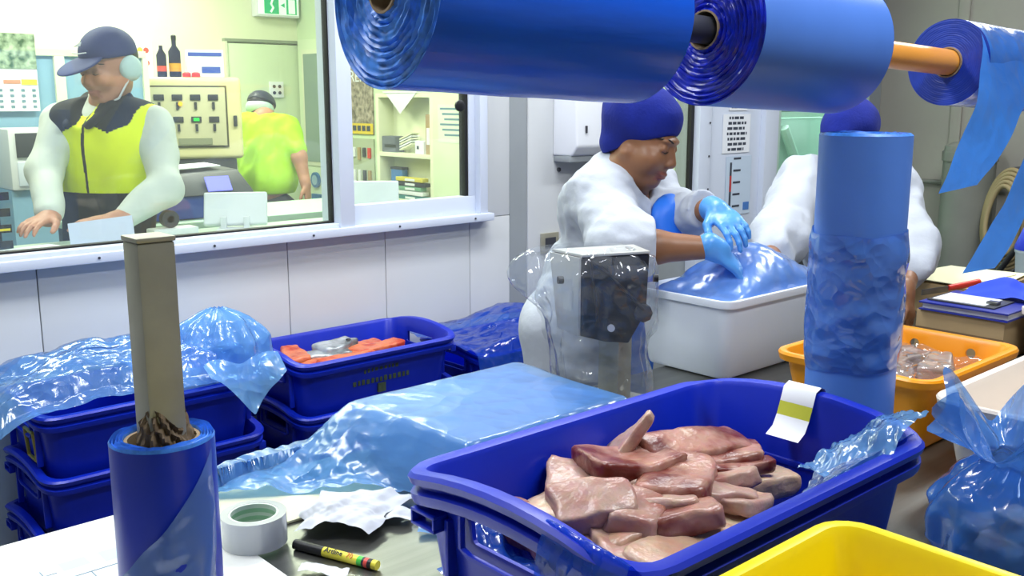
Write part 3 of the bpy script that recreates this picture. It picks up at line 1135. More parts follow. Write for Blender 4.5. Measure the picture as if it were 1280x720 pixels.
film_roll('film_roll', 'big glossy blue film roll nearest on the overhead bar', .712, 1.135, .1205, .031, M_ROLL, M_ROLLEND, 3, .012, 11)
film_roll('film_roll', 'satin blue film roll in the middle of the overhead bar', 1.30, 1.655, .1175, .031, M_ROLL2, mat('deep_blue_roll_end', srgb(14, 40, 196), .3, var=(50, .6)), 11, .010, 11)
r3 = film_roll('film_roll', 'small cobalt blue film roll with hanging strips at the far end of the bar', 2.067, 2.42, .0875, .031, M_TAIL, M_ROLL3, 21, .0012, 14)
bar = thing('roll_bar', 'tan orange pipe carrying the film rolls overhead', 'pipe', (1.6, .97, 1.69))
MB().tube([(x, axis_y(x), axis_z(x)) for x in (1.5, 1.8, 2.2, 2.9)], .0262, 20).build('pipe', M_PIPE, bar, smooth=50)
MB().tube([(x, axis_y(x), axis_z(x)) for x in (.735, 1.0, 1.3, 1.6)], .0215, 20).build('inner_rod', M_DKGREY, bar, smooth=50)
for x in (1.22, 2.86):
    MB().box(x - .012, x + .012, axis_y(x) - .012, axis_y(x) + .012, axis_z(x) + .02, 2.999).build('hanger', M_POST, bar, bevel=.002)


def ribbon(name, L, Rr, m, parent, nv=14, amp=.004, seed=1, mid=None):
    """film strip between two edge polylines, resampled smoothly"""
    L, Rr = np.array(L, float), np.array(Rr, float)

    def rs_(P, n):
        t = np.linspace(0, len(P) - 1, n)
        i = np.clip(t.astype(int), 0, len(P) - 2)
        f = (t - i)[:, None]
        p0, p1, p2, p3 = P[np.clip(i - 1, 0, None)], P[i], P[i + 1], P[np.clip(i + 2, None, len(P) - 1)]
        return .5 * (2 * p1 + (p2 - p0) * f + (2 * p0 - 5 * p1 + 4 * p2 - p3) * f ** 2 + (3 * p1 - p0 - 3 * p2 + p3) * f ** 3)
    A, B = rs_(L, 40), rs_(Rr, 40)
    s = np.linspace(0, 1, nv)[None, :, None]
    P = A[:, None] * (1 - s) + B[:, None] * s
    nrm = np.cross(np.gradient(P, axis=0), np.gradient(P, axis=1))
    nrm /= np.linalg.norm(nrm, axis=-1, keepdims=True) + 1e-9
    P = P + nrm * (amp * folds(P, 9, seed))[..., None]
    return MB().grid(P).build(name, m, parent, smooth=180, fix=False)


a = lambda x, y, d: at(x, y, d)
ribbon('film_strip', [(2.075, .955, 1.757), (2.07, .895, 1.735), a(1222, 118, 1.93), a(1196, 185, 1.90), a(1174, 242, 1.88)],
       [(2.40, .94, 1.745), (2.40, .88, 1.722), a(1288, 118, 2.06), a(1256, 186, 1.97), a(1222, 231, 1.93)], M_TAIL, r3, seed=5)
ribbon('film_strip', [(2.25, .863, 1.66), a(1296, 150, 2.06), a(1264, 235, 2.02), a(1236, 285, 2.0), a(1204, 342, 1.97)],
       [(2.42, .855, 1.65), a(1345, 160, 2.12), a(1302, 235, 2.08), a(1272, 290, 2.04), a(1243, 335, 2.02)], M_TAIL, r3, seed=8)

# ================================================================== STANDING ROLL AND ROLL ON THE METAL POST
def stand_roll(name, label, c, R, z0, z1, rc, mb, seed, slack=None):
    t = thing(name, label, 'film roll', (c[0], c[1], z0))
    n = 64
    th = np.arange(n) * 2 * math.pi / n
    rings = []
    zz = np.linspace(z0, z1, 30)
    for z in zz:
        r = np.full(n, R) * (1 + .008 * vnoise(np.stack([np.cos(th) * 1.5, np.sin(th) * 1.5, np.full(n, z * 6)], 1), 1, seed))
        rings.append(np.stack([c[0] + r * np.cos(th), c[1] + r * np.sin(th), np.full(n, z)], 1))
    MB().loft(rings, cap0=False, cap1=False).build('outer_wrap', mb, t, smooth=180)
    rings = []
    for i in range(15):
        r = R - (R - rc) * i / 14
        dz = .004 * math.sin(i * 2.1) * (i > 0) + .003 * vnoise(np.stack([np.cos(th) * 3, np.sin(th) * 3, np.full(n, i * .9)], 1), 1, seed) * (i > 0)
        rings.append(np.stack([c[0] + r * np.cos(th), c[1] + r * np.sin(th), z1 + dz * np.ones(n)], 1))
    MB().loft(rings, cap0=False, cap1=False).build('layered_end', M_ROLLEND, t, smooth=60)
    MB().lathe([(rc, z0), (rc, z1), (rc - .004, z1), (rc - .004, z0)], (c[0], c[1], 0), 32).build('core_tube', M_CARD, t, smooth=40)
    if slack:
        sz0, sz1, amp, m = slack
        nz, nt_ = 60, 120
        T, Z = np.meshgrid(np.linspace(0, 2 * math.pi, nt_), np.linspace(sz0, sz1, nz))
        base = np.stack([np.cos(T), np.sin(T), Z], -1)
        q = base * np.array([R * 1.0, R * 1.0, 1.3])
        q[..., 2] += .5 * R * np.sin(T * 1 + 1)
        f = folds(q, 11, seed + 3, 9)
        e = np.minimum((Z - sz0) / .03, (sz1 - Z) / .03).clip(0, 1)
        r = R + .0025 + amp * e * (f * .5 + .5)
        P = np.stack([c[0] + r * np.cos(T), c[1] + r * np.sin(T), Z + .012 * vnoise(base, 2, seed)], -1)
        MB().grid(P).build('loose_film', m, t, smooth=180)
    return t


M_ROLLS = mat('standing_roll_film', srgb(84, 132, 220), .36, var=(5, .12))
stand_roll('film_roll', 'tall blue film roll standing upright on the bench', (1.619, .880), .078, TZ, 1.536, .03, M_ROLLS, 31, (1.13, 1.37, .007, film_mat('loose_blue_film', srgb(96, 150, 232), .72, .17, bump=(15, .34))))

LP = (.440, 1.108)
stand_roll('film_roll', 'dark blue film roll threaded on the square metal post', LP, .060, TZ + .0185, 1.205, .043, mat('dark_blue_roll_film', srgb(20, 48, 176), .3, var=(6, .2)), 41)
for r_ in [o for o in bpy.data.objects if o.get('label', '').startswith('dark blue film roll')]:
    # film tail peeling down the near side
    T = np.linspace(0, 1, 40)[:, None]
    S = np.linspace(0, 1, 26)[None, :]
    ang = math.radians(-196) + S * math.radians(140) + T * 0
    rr = .0635 + .03 * T ** 2 * (1 - S) + .006 * np.sin(S * 14 + T * 5) * T
    top = 1.03 + .165 * S ** 1.2
    z = top - (top - .892) * T
    P = np.stack([LP[0] + rr * np.cos(ang), LP[1] + rr * np.sin(ang), z + 0 * ang], -1)
    P += .004 * folds(P, 16, 4)[..., None]
    MB().grid(P).build('film_tail', M_FILM_L, r_, smooth=180)
po = thing('metal_post', 'square grey steel post rising through a blue film roll', 'post', (LP[0], LP[1], TZ))
MB().obox((LP[0], LP[1], (TZ + .009 + 1.44) / 2), (.044, .044, 1.431 - TZ)).build('post', M_POST, po, bevel=.004)
MB().obox((LP[0], LP[1], 1.443), (.046, .046, .006)).build('end_cap', M_POST, po, bevel=.002)
MB().obox((LP[0], LP[1], TZ + .0135), (.12, .12, .009)).build('base_plate', M_POST, po, bevel=.002)
wad = thing('paper_wad', 'crumpled brown paper wedged between post and roll core', 'paper', (LP[0] - .01, LP[1] - .03, 1.2))
M_KRAFT = mat('brown_kraft', srgb(112, 92, 66), .7, var=(30, .35))
T, Z = np.meshgrid(np.linspace(math.radians(-170), math.radians(60), 60), np.linspace(0, 1, 14))
rr = .026 + .014 * (1 - Z) + .006 * folds(np.stack([np.cos(T), np.sin(T), Z], -1), 3, 6)
P = np.stack([LP[0] + rr * np.cos(T), LP[1] + rr * np.sin(T), 1.185 + Z * (.048 + .014 * np.sin(T * 2.5 + 1))], -1)
MB().grid(P).build('crumpled_paper', M_KRAFT, wad, smooth=30)

# ================================================================== SCALE INDICATOR ON A POST, IN A CLEAR BAG
scale = thing('scale_indicator', 'steel weighing display head on a square post under a clear bag', 'scale', (1.72, 1.53, TZ))
SXY = np.array([1.716, 1.538])
ca, sa = math.cos(math.radians(-8)), math.sin(math.radians(-8))
ex, ey = unit((RT[0] * 1 + TW[0] * -.10, RT[1] + TW[1] * -.10, 0)), None
ey = np.cross(UPV, ex)                       # pointing away from the viewer


def sp(u, v, z):
    return np.array([SXY[0], SXY[1], 0]) + ex * u + ey * v + UPV * z


MB().obox(sp(0, 0, (TZ + 1.1) / 2), (.058, .058, 1.1 - TZ), (unit(ex + ey), unit(ey - ex), UPV)).build('post', M_POST, scale, bevel=.004)
MB().obox(sp(0, 0, TZ + .006), (.13, .13, .011), (unit(ex + ey), unit(ey - ex), UPV)).build('base_plate', M_POST, scale, bevel=.003)
hd = MB()
# head: wedge box, dark face towards viewer, steel flank on the left
T0, B0 = 1.243, 1.04
fr = [sp(-.095, -.065, T0), sp(.065, -.055, T0 + .005), sp(.060, -.055, B0 + .07), sp(.022, -.045, B0 - .005), sp(-.035, -.045, B0 + .0), sp(-.095, -.065, B0 + .02)]
bk = [sp(-.150, .03, T0), sp(.05, .05, T0 + .005), sp(.05, .05, B0 + .07), sp(.022, .05, B0 - .005), sp(-.03, .05, B0), sp(-.130, .03, B0 + .02)]
hb = MB().loft([fr, bk]).build('head_body', [M_BLACK], scale, bevel=.004)
MB().loft([[p + (-.001) * ex - .0015 * ey for p in (fr[0], bk[0], bk[5], fr[5])], [p + (-.006) * ex - .003 * ey for p in (fr[0], bk[0], bk[5], fr[5])]]).build('side_plate', mat('light_steel', srgb(190, 190, 184), .35, .2), scale, bevel=.001)
MB().loft([[fr[0] + UPV * .001 - ey * .004, fr[1] + UPV * .001 - ey * .004, bk[1] + UPV * .001, bk[0] + UPV * .001], [fr[0] + UPV * .007 - ey * .004, fr[1] + UPV * .007 - ey * .004, bk[1] + UPV * .007, bk[0] + UPV * .007]]).build('top_plate', MATS['light_steel'], scale, bevel=.0015)
MB().obox(sp(.010, -.064, T0 - .035), (.085, .006, .03), (ex, ey, UPV)).build('display_window', mat('grey_display', srgb(70, 72, 78), .2), scale, bevel=.003)
for (u, z) in ((-.135, 1.19), (.075, 1.19)):
    MB().cyl(sp(u, -.05, z), sp(u + (-.012 if u < 0 else .012), -.052, z), .009, n=14).build('clamp_screw', M_BLACK, scale, smooth=40)
MB().cyl(sp(-.022, -.046, 1.075), sp(-.022, -.058, 1.075), .0085, n=16).build('white_bolt', M_WHITE, scale, smooth=40)
MB().cyl(sp(.052, -.065, 1.11), sp(.052, -.01, 1.11), .022, n=8).build('knob', M_DKGREY, scale, bevel=.002)
MB().tube([sp(-.075, -.068, 1.235), sp(-.07, -.072, 1.19), sp(-.06, -.07, 1.14), sp(-.055, -.062, 1.09)], .0035, 8).build('cable', M_BLACK, scale, smooth=60)
MB().tube([sp(-.07, -.068, 1.235), sp(-.03, -.074, 1.20), sp(.02, -.07, 1.15), sp(.05, -.068, 1.12)], .004, 8).build('cable', M_BLACK, scale, smooth=60)

bag = thing('clear_bag', 'crinkled clear plastic bag pulled over the weighing display', 'plastic bag', (SXY[0], SXY[1], TZ))
nt_, nz = 90, 60
T, Z = np.meshgrid(np.linspace(0, 2 * math.pi, nt_), np.linspace(0, 1, nz))
zc = np.array([0, .08, .16, .35, .5, .62, .75, .9, 1.0])
rx = np.interp(Z, zc, [.08, .135, .142, .142, .13, .115, .11, .115, .125])
ry = np.interp(Z, zc, [.05, .07, .08, .085, .085, .08, .075, .075, .08])
cx = np.interp(Z, zc, [-.06, -.045, -.04, -.04, -.03, -.04, -.035, -.03, -.04])
zz = 1.262 - Z * (1.262 - .905)
sgn = np.sign(np.cos(T)) * np.abs(np.cos(T)) ** .8
sgs = np.sign(np.sin(T)) * np.abs(np.sin(T)) ** .8
P = sp(0, 0, 0) + (cx + rx * sgn)[..., None] * ex + (-.005 + ry * sgs)[..., None] * ey + zz[..., None] * UPV
nrm = (sgn[..., None] * ex + sgs[..., None] * ey)
pl = .013 * folds(P * np.array([1.6, 1.6, .55]), 13, 12, 9) + .008 * np.sin(T * 13 + 2.5 * vnoise(P, 6, 3)) * Z
P = P + nrm * pl[..., None]
# wing of spare film pulled out at the upper left
wl = np.exp(-((T - math.pi) / .42) ** 2) * np.exp(-((Z - .16) / .2) ** 2)
P = P - (wl * .075)[..., None] * ex
MB().grid(P).build('bag_film', M_CLEAR, bag, smooth=180)

# ================================================================== FILM COVERS
def cover(name, label, fn, nu, nv, m, loc, crumple, scale, seed, cat='film sheet', part='sheet', parent=None):
    U, V = np.meshgrid(np.linspace(0, 1, nu), np.linspace(0, 1, nv), indexing='ij')
    P = fn(U, V)
    nrm = np.cross(np.gradient(P, axis=0), np.gradient(P, axis=1))
    nrm /= np.linalg.norm(nrm, axis=-1, keepdims=True) + 1e-9
    nrm *= np.sign(nrm[..., 2:3] + 1e-6)
    amp = crumple(U, V) if callable(crumple) else crumple
    P = P + nrm * (amp * (folds(P, scale, seed, 9) * .6 + .25 * folds(P, scale * 2.6, seed + 9, 6)))[..., None]
    if parent is not None:
        return MB().grid(P).build(part, m, parent, smooth=180, fix=False)
    o = MB().grid(P).build(name, m, None, loc=loc, smooth=180, fix=False)
    return tag(o, label, cat)


def sstep(a, b, x):
    t = np.clip((x - a) / (b - a), 0, 1)
    return t * t * (3 - 2 * t)


# carton of fish under pale blue film
ct = thing('fish_carton', 'flat pale carton under the blue film on the bench', 'carton', (1.26, 1.48, TZ))
MB().box(1.075, 1.47, 1.315, 1.635, TZ + .001, .992).build('body', M_PAPER, ct, bevel=.008)
MB().box(1.073, 1.472, 1.313, 1.637, .955, .958).build('lid_seam', mat('grey_seam', srgb(150, 160, 175), .7), ct)


def f_cart(U, V):
    x = .735 + U * .80
    y0 = np.interp(x, [.73, .84, .94, 1.0, 1.03, 1.06], [1.61, 1.54, 1.47, 1.41, 1.29, 1.21])
    y = y0 + V * (1.675 - y0)
    dx = np.maximum(np.maximum(1.065 - x, x - 1.48), 0)
    dy = np.maximum(np.maximum(1.305 - y, y - 1.645), 0)
    d = np.sqrt((dx * np.interp(y, [1.38, 1.58], [2.0, .62])) ** 2 + (dy * 1.5) ** 2)
    z = TZ + .006 + (.997 - TZ - .006) * (1 - sstep(0, .13, d)) + .012 * np.clip(dx * 4, 0, 1) * (1 + vnoise(np.stack([x, y, 0 * x], -1), 12, 4))
    z = np.where(y > 1.645, np.maximum(z, .93), z)
    return np.stack([x + .02 * vnoise(np.stack([x, y, 0 * x], -1), 9, 8) * (U < .3), y, np.maximum(z, TZ + .004)], -1)


cover('film_sheet', 'smooth pale blue film sheet draped over the flat carton', f_cart, 170, 110, M_FILM_S, (1.26, 1.48, TZ),
      lambda U, V: .0012 + .016 * sstep(.45, .25, U) * (U < .5) + .010 * sstep(.22, .1, V) * (U > .35), 10, 3)


# hump of film over the stacked crate beside the post
def f_hump(U, V):
    x = .50 + U * .86
    y = 2.56 + V * .42
    h = .80 + .02 + .115 * np.exp(-(((x - .86) / .25) ** 2)) * np.sin(np.pi * np.clip(V * .85 + .15, 0, 1)) + .085 * np.exp(-(((x - 1.2) / .2) ** 2)) * np.sin(np.pi * np.clip(V * .9 + .1, 0, 1))
    h = h - .05 * (V < .08) - .07 * sstep(.2, .0, U) - .02 * sstep(.9, 1, V)
    return np.stack([x, y + .03 * vnoise(np.stack([x, y, 0 * x], -1), 6, 2) * (V < .3), h], -1)


cover('film_sheet', 'loose translucent blue film heaped over the stacked crate behind the post', f_hump, 100, 64, M_FILM, (.95, 2.76, .8), .022, 6, 14)

# knotted pale bag on top of the same stack
kb = thing('film_bag', 'pale blue film bag bunched over the right end of the stacked crate', 'plastic bag', (1.25, 2.66, .8))
T, Z = np.meshgrid(np.linspace(0, 2 * math.pi, 80), np.linspace(0, 1, 40))
R0 = np.interp(Z, [0, .15, .45, .8, 1], [.008, .075, .125, .135, .02])
P = np.stack([1.262 + R0 * 1.15 * np.cos(T), 2.70 + R0 * .9 * np.sin(T), .99 - Z * .205], -1)
nr = np.stack([np.cos(T), np.sin(T), .3 + 0 * T], -1)
P = P + nr * (.020 * folds(P * np.array([1, 1, .6]), 8, 5, 9) + .006 * np.sin(T * 9))[..., None]
P[..., 2] = np.maximum(P[..., 2], .785)
MB().grid(P).build('bunched_film', film_mat('sky_blue_film', srgb(130, 192, 250), .66, .2, tint=srgb(160, 210, 255), bump=(11, .42)), kb, smooth=180)
tgp = lambda s, t: np.stack([1.15 + .23 * s + .0 * t, 2.565 - .045 * t + .01 * np.sin(s * 12), .86 - .145 * t * (1 - np.abs(s - .55) * 1.5) + .012 * np.sin(s * 9)], -1)
S_, T_ = np.meshgrid(np.linspace(0, 1, 40), np.linspace(0, 1, 26), indexing='ij')
P = tgp(S_, T_)
P[..., 1] -= .01 * folds(P, 12, 22)
MB().grid(P).build('hanging_flap', MATS['sky_blue_film'], kb, smooth=180)
wbx = thing('white_tray', 'white foam tray edge showing under the film in the stacked crate', 'tray', (1.16, 2.72, .77))
MB().box(1.02, 1.31, 2.62, 2.86, .765, .845).build('tray_body', M_POLY, wbx, bevel=.01)


def f_rc(U, V):
    x = 2.13 + U * .68
    y = 2.50 + V * .46
    h = .735 + .09 * np.exp(-((x - 2.5) / .2) ** 2) * np.sin(np.pi * np.clip(V, 0, 1)) ** .7
    h = h - .09 * sstep(.14, 0, V)
    return np.stack([x, y + 0 * x, h], -1)


cover('film_sheet', 'deep blue film bulging over the crate right of the salmon', f_rc, 60, 50, M_FILM_D, (2.47, 2.73, .7), .018, 7, 31)


# film heaped in the foam box
def f_foam(U, V):
    x = 2.055 + U * .56
    y = 1.462 + V * .27
    w_ = np.sin(np.pi * U) ** .6 * np.sin(np.pi * V) ** .5
    h = 1.085 + .112 * w_ * np.exp(-((x - 2.33) / .22) ** 2)
    return np.stack([x, y, h], -1)


cover('film_bag', 'full blue film bag heaped in the white foam box', f_foam, 70, 50, film_mat('box_blue_film', srgb(112, 160, 234), .85, .34, bump=(9, .3)), (2.33, 1.6, 1.08), .012, 8, 52, 'plastic bag')


# liner inside the foreground crate and over its near rim
LIN = thing('crate_liner', 'torn blue film liner inside the foreground fish crate', 'film sheet', (1.0, .79, 1.0))


def f_l1(U, V):     # bunched film at the left inner corner
    x = .725 + U * .27
    y = .82 + V * .145
    h = .99 + .075 * sstep(.35, 1, V) * (1 - .5 * U) + .05 * sstep(.3, 0, U) + .03 * vnoise(np.stack([x, y, 0 * x], -1), 14, 3)
    return np.stack([x, np.minimum(y, .962), np.minimum(h, 1.10)], -1)


cover('', '', f_l1, 60, 50, M_FILM_D, None, .018, 12, 61, part='bunched_liner', parent=LIN)


def f_l2(U, V):     # pale strip inside the near side, rising to the right
    x = .88 + U * .44
    lift = sstep(.2, .95, U)
    yy = .612 + V * (.045 + .05 * lift)
    zz_ = 1.132 - .010 * (1 - lift) - V * (.075 - .03 * lift)
    return np.stack([x, yy, zz_], -1)


cover('', '', f_l2, 110, 36, M_FILM_L, None, lambda U, V: .003 + .010 * sstep(.2, .9, V), 14, 66, part='near_side_liner', parent=LIN)


def f_l3(U, V):     # film folded over the left end rim
    y = .60 + U * .12
    xx = np.interp(V, [0, .35, .5, .65, 1], [.676, .684, .698, .722, .76])
    zz_ = np.interp(V, [0, .35, .5, .65, 1], [1.02, 1.125, 1.157, 1.135, 1.05]) - .012 * ((y - .79) / .19) ** 2
    zz_ = zz_ + .085 * sstep(.3, .9, U) * np.clip(.4 - V, 0, 1)
    return np.stack([xx, y + 0 * xx, zz_], -1)


cover('', '', f_l3, 50, 40, M_FILM_D, None, .003, 16, 71, part='end_rim_liner', parent=LIN)


def f_l4(U, V):     # crumpled corner tuft
    x = 1.17 + U * .15
    y = .595 + V * .11
    h = 1.095 + .06 * sstep(0, .7, U) * sstep(1.1, .2, V) + .012 * U
    return np.stack([x, y, h], -1)


cover('', '', f_l4, 36, 30, MATS['sky_blue_film'], None, .014, 24, 77, part='corner_tuft', parent=LIN)
LB = MB()
LBP = np.stack(np.meshgrid(np.linspace(.735, 1.29, 40), np.linspace(.62, .965, 30), indexing='ij'), -1)
LBP = np.concatenate([LBP, 1.0 + .02 * vnoise(np.concatenate([LBP, LBP[..., :1] * 0], -1), 10, 2)[..., None]], -1)
LBP[..., 2] -= .05 * sstep(1.15, 1.28, LBP[..., 0])
MB().grid(LBP).build('base_liner', M_FILM_D, LIN, smooth=180)

# ================================================================== RAW FISH
def fillet(name, label, c, size, yaw, pitch=0., roll=0., m=None, seed=0, bend=0., taper=0., group='raw fish pieces in the foreground crate', cat='fish piece', wedge=0., extra=None):
    """wet block of flesh: softened box, bent, tapered, lumpy; c = world centre"""
    l, w_, t_ = size
    n = (13, 10, 6)
    bm = bmesh.new()
    vs = {}

    def key(p):
        return tuple(int(round(q * 1000)) for q in p)
    faces = []
    for ax in range(3):
        for sg in (-1, 1):
            b1, b2 = [(1, 2), (2, 0), (0, 1)][ax]
            for i in range(n[b1]):
                for j in range(n[b2]):
                    q = []
                    for (di, dj) in ((0, 0), (1, 0), (1, 1), (0, 1)):
                        p = [0, 0, 0]
                        p[ax] = sg
                        p[b1] = -1 + 2 * (i + di) / n[b1]
                        p[b2] = -1 + 2 * (j + dj) / n[b2]
                        k_ = key(p)
                        if k_ not in vs:
                            vs[k_] = len(vs)
                        q.append(vs[k_])
                    faces.append(q if sg > 0 else q[::-1])
    P = np.array(list(vs.keys()), float) / 1000
    # soften box
    e = 8.0
    nn = (np.abs(P) ** e).sum(1) ** (1 / e)
    P = P / nn[:, None] * (.92 + .08 * nn[:, None])
    Q = P * np.array([l, w_, t_]) / 2
    Q[:, 1] *= 1 - taper * (P[:, 0] * .5 + .5)
    Q[:, 2] *= 1 - wedge * (P[:, 0] * .5 + .5)
    Q[:, 2] += bend * ((P[:, 0]) ** 2 - .4)
    Q[:, 2] += .25 * bend * P[:, 1] ** 2
    sd = seed * 3.7
    N3 = np.stack([vnoise(Q + sd, 22, k) for k in (1, 2, 3)], 1)
    N4 = np.stack([vnoise(Q + sd, 70, k) for k in (4, 5, 6)], 1)
    Q = Q + N3 * np.array([.010, .010, .0055]) + N4 * .0018
    R = Matrix.Rotation(yaw, 3, 'Z') @ Matrix.Rotation(pitch, 3, 'Y') @ Matrix.Rotation(roll, 3, 'X')
    Q = Q @ np.array(R).T + np.array(c)
    b = MB()
    b.add(Q, faces)
    o = b.build(name, m or M_MEAT, None, loc=c, smooth=180)
    return tag(o, label, cat, group)


rad = math.radians
# (picture x, y, height of the piece's middle, length, width, thickness, yaw, pitch, roll, material, bend, taper, label)
FISH = [
    (905, 655, 1.035, .16, .10, .035, 20, 0, 0, 'Y', .01, .2, 'pale cream fish piece at the near right of the crate, half under the liner'),
    (862, 694, 1.040, .15, .085, .035, 5, 0, 6, 'Y', .008, .2, 'pale pink fish piece nearest the viewer along the near rim'),
    (790, 690, 1.045, .15, .09, .032, 60, -4, 0, 'P', .006, .15, 'pale fish slab beside the near rim, left of the nearest one'),
    (735, 655, 1.045, .17, .085, .032, 92, 0, -8, 'Y', .008, .1, 'long cream fish slab along the left end of the crate'),
    (960, 595, 1.030, .10, .09, .035, -30, 0, 0, 'Y', .006, .3, 'cream fish piece at the far right of the heap'),
    (668, 662, 1.040, .13, .07, .03, 85, 0, 0, 'R', .0, .1, 'reddish fish piece showing through the hand slot of the crate'),
    (740, 602, 1.068, .115, .085, .036, -38, 0, 10, 'P', .004, .1, 'blocky pale fish piece on the left shoulder of the heap'),
    (738, 632, 1.078, .10, .055, .036, -36, -6, 24, 'P', .0, .05, 'small glossy fish block with a ridged white edge, left front'),
    (795, 645, 1.066, .075, .065, .04, 30, -6, 12, 'P', .0, .1, 'squat fish cube next to the ridged block'),
    (850, 640, 1.058, .13, .085, .034, 48, 10, -10, 'R', .004, .25, 'fish wedge with a red-brown lower edge in the front middle'),
    (790, 580, 1.082, .135, .10, .034, -18, 6, -6, 'R', .010, .2, 'dark red patched fish piece near the top of the heap'),
    (782, 547, 1.103, .10, .088, .018, -62, -48, 8, 'P', .006, .86, 'pale fish tip pointing up against the far crate wall'),
    (850, 600, 1.075, .14, .095, .034, 28, 0, -6, 'R', .008, .15, 'brown-pink fish piece in the centre of the heap'),
    (825, 622, 1.066, .12, .08, .034, 50, 4, 0, 'P', .006, .15, 'pale fish piece below the centre of the heap'),
    (870, 562, 1.078, .17, .075, .036, -16, 2, 10, 'R', -.008, .3, 'long dark red fish strip along the back of the heap'),
    (895, 572, 1.064, .12, .10, .04, -40, 4, 0, 'R', .006, .2, 'deep red fish piece at the back right of the heap'),
    (905, 600, 1.058, .095, .055, .026, -12, 0, -14, 'P', .004, .3, 'narrow folded fish slice at the right of the heap'),
    (905, 620, 1.056, .085, .065, .03, -50, 12, -8, 'P', .004, .35, 'notched pale fish piece right of the centre'),
    (930, 633, 1.048, .08, .06, .026, 10, 10, -10, 'P', .004, .4, 'small pale fish wedge beside the notched piece'),
    (925, 588, 1.058, .085, .03, .022, -25, 0, 0, 'R', .004, .3, 'thin pink fish strip on the right of the heap'),
]
MM = {'P': M_MEAT, 'R': M_MEATR, 'Y': M_MEATY}
for i, (x, y, z, l, w_, t_, ya, pi_, ro, mm, bd, tp, lab) in enumerate(FISH):
    c = onz(x, y, z)
    c[0] = min(max(c[0], .765), 1.215)
    c[1] = min(max(c[1], .65), .925)
    fillet('fish_piece', lab, c, (l * 1.1, w_ * 1.1, t_ * .95), rad(ya), rad(pi_), rad(ro), MM[mm], i, bd, tp)

# salmon frames in the crate by the wall
SAL = [
    (1.575, 2.67, .765, .14, .09, .04, 30, 'S', 'orange salmon frame at the left end of the wall crate'),
    (1.56, 2.79, .775, .16, .08, .04, 75, 'S', 'orange salmon piece under the bunched film beside the wall crate corner'),
    (1.64, 2.72, .775, .17, .07, .035, -20, 'W', 'silver salmon belly lying across the wall crate'),
    (1.70, 2.76, .785, .16, .09, .05, 15, 'W', 'silver salmon head with dark eye in the wall crate'),
    (1.68, 2.66, .772, .22, .07, .035, 8, 'S', 'long orange salmon fillet along the front of the wall crate'),
    (1.82, 2.70, .775, .20, .08, .035, 5, 'S', 'orange salmon trimmings at the right of the wall crate heap'),
    (1.80, 2.80, .765, .18, .08, .035, -12, 'S', 'orange salmon fillet at the back of the wall crate heap'),
]
for i, (x, y, z, l, w_, t_, ya, mm, lab) in enumerate(SAL):
    o = fillet('salmon_piece', lab, (x, y, z - .005), (l, w_, t_), rad(ya), 0, 0, M_SALMON if mm == 'S' else M_SILVER, 40 + i, .004, .3, 'salmon in the crate by the wall', 'salmon')
    if 'eye' in lab:
        MB().lathe([(.009, .0), (.008, .003), (.003, .005)], (x + .035, y - .02, z + .024), 12).build('eye', M_BLACK, o, smooth=60)
for i, (x, y, ya, lab) in enumerate([(1.72, 2.76, 10, 'hidden bed')]):
    pass
bed = MB()
X_, Y_ = np.meshgrid(np.linspace(1.515, 2.015, 36), np.linspace(2.62, 2.92, 24), indexing='ij')
bed.grid(np.stack([X_, Y_, .728 + .018 * vnoise(np.stack([X_, Y_, 0 * X_], -1), 22, 5)], -1))
tag(bed.build('salmon_trimmings', M_SALMON, None, loc=(1.76, 2.77, .70), smooth=180), 'bed of orange salmon trimmings under the salmon pieces', 'salmon', kind='stuff')

# fillets in the orange tub
for i, (x, y, z, l, w_, ya, lab) in enumerate([
        (2.02, 1.00, .995, .17, .10, 15, 'grey-pink fillet at the left of the orange tub'),
        (2.14, 1.05, 1.0, .18, .10, -10, 'grey-pink fillet at the back of the orange tub'),
        (2.16, .96, .998, .16, .08, 20, 'grey-pink fillet at the near right of the orange tub'),
        (2.06, 1.09, .992, .14, .08, -30, 'grey-pink fillet at the far left of the orange tub')]):
    fillet('fish_fillet', lab, (x, y, z), (l, w_, .04), rad(ya), 0, 0, M_FISHGREY, 70 + i, .006, .3, 'fillets in the orange tub', 'fish fillet')
U, V = np.meshgrid(np.linspace(0, 1, 40), np.linspace(0, 1, 30), indexing='ij')
P = np.stack([1.93 + U * .31, .89 + V * .27, 1.018 + .0 * U], -1)
P[..., 2] += .012 * folds(P, 14, 8)
tag(MB().grid(P).build('clear_film_sheet', M_CLEAR, None, loc=(2.08, 1.02, 1.0), smooth=180), 'clear film lying on the fillets in the orange tub', 'film sheet')

# ================================================================== SMALL THINGS ON THE BENCH
wb = tag(MB().box(.06, .678, .80, 1.662, TZ + .0005, TZ + .0085).build('white_board', mat('white_board_plastic', srgb(244, 246, 240), .35), None, loc=(.4, 1.2, TZ), bevel=.003),
         'white plastic cutting board on the left of the bench', 'cutting board')
tag(MB().box(.682, 1.0, 1.44, 1.662, TZ + .0005, TZ + .0055).build('cream_board', mat('cream_board_plastic', srgb(232, 232, 196), .5), None, loc=(.8, 1.55, TZ), bevel=.002),
    'cream board under the loose film beside the tape roll', 'cutting board')

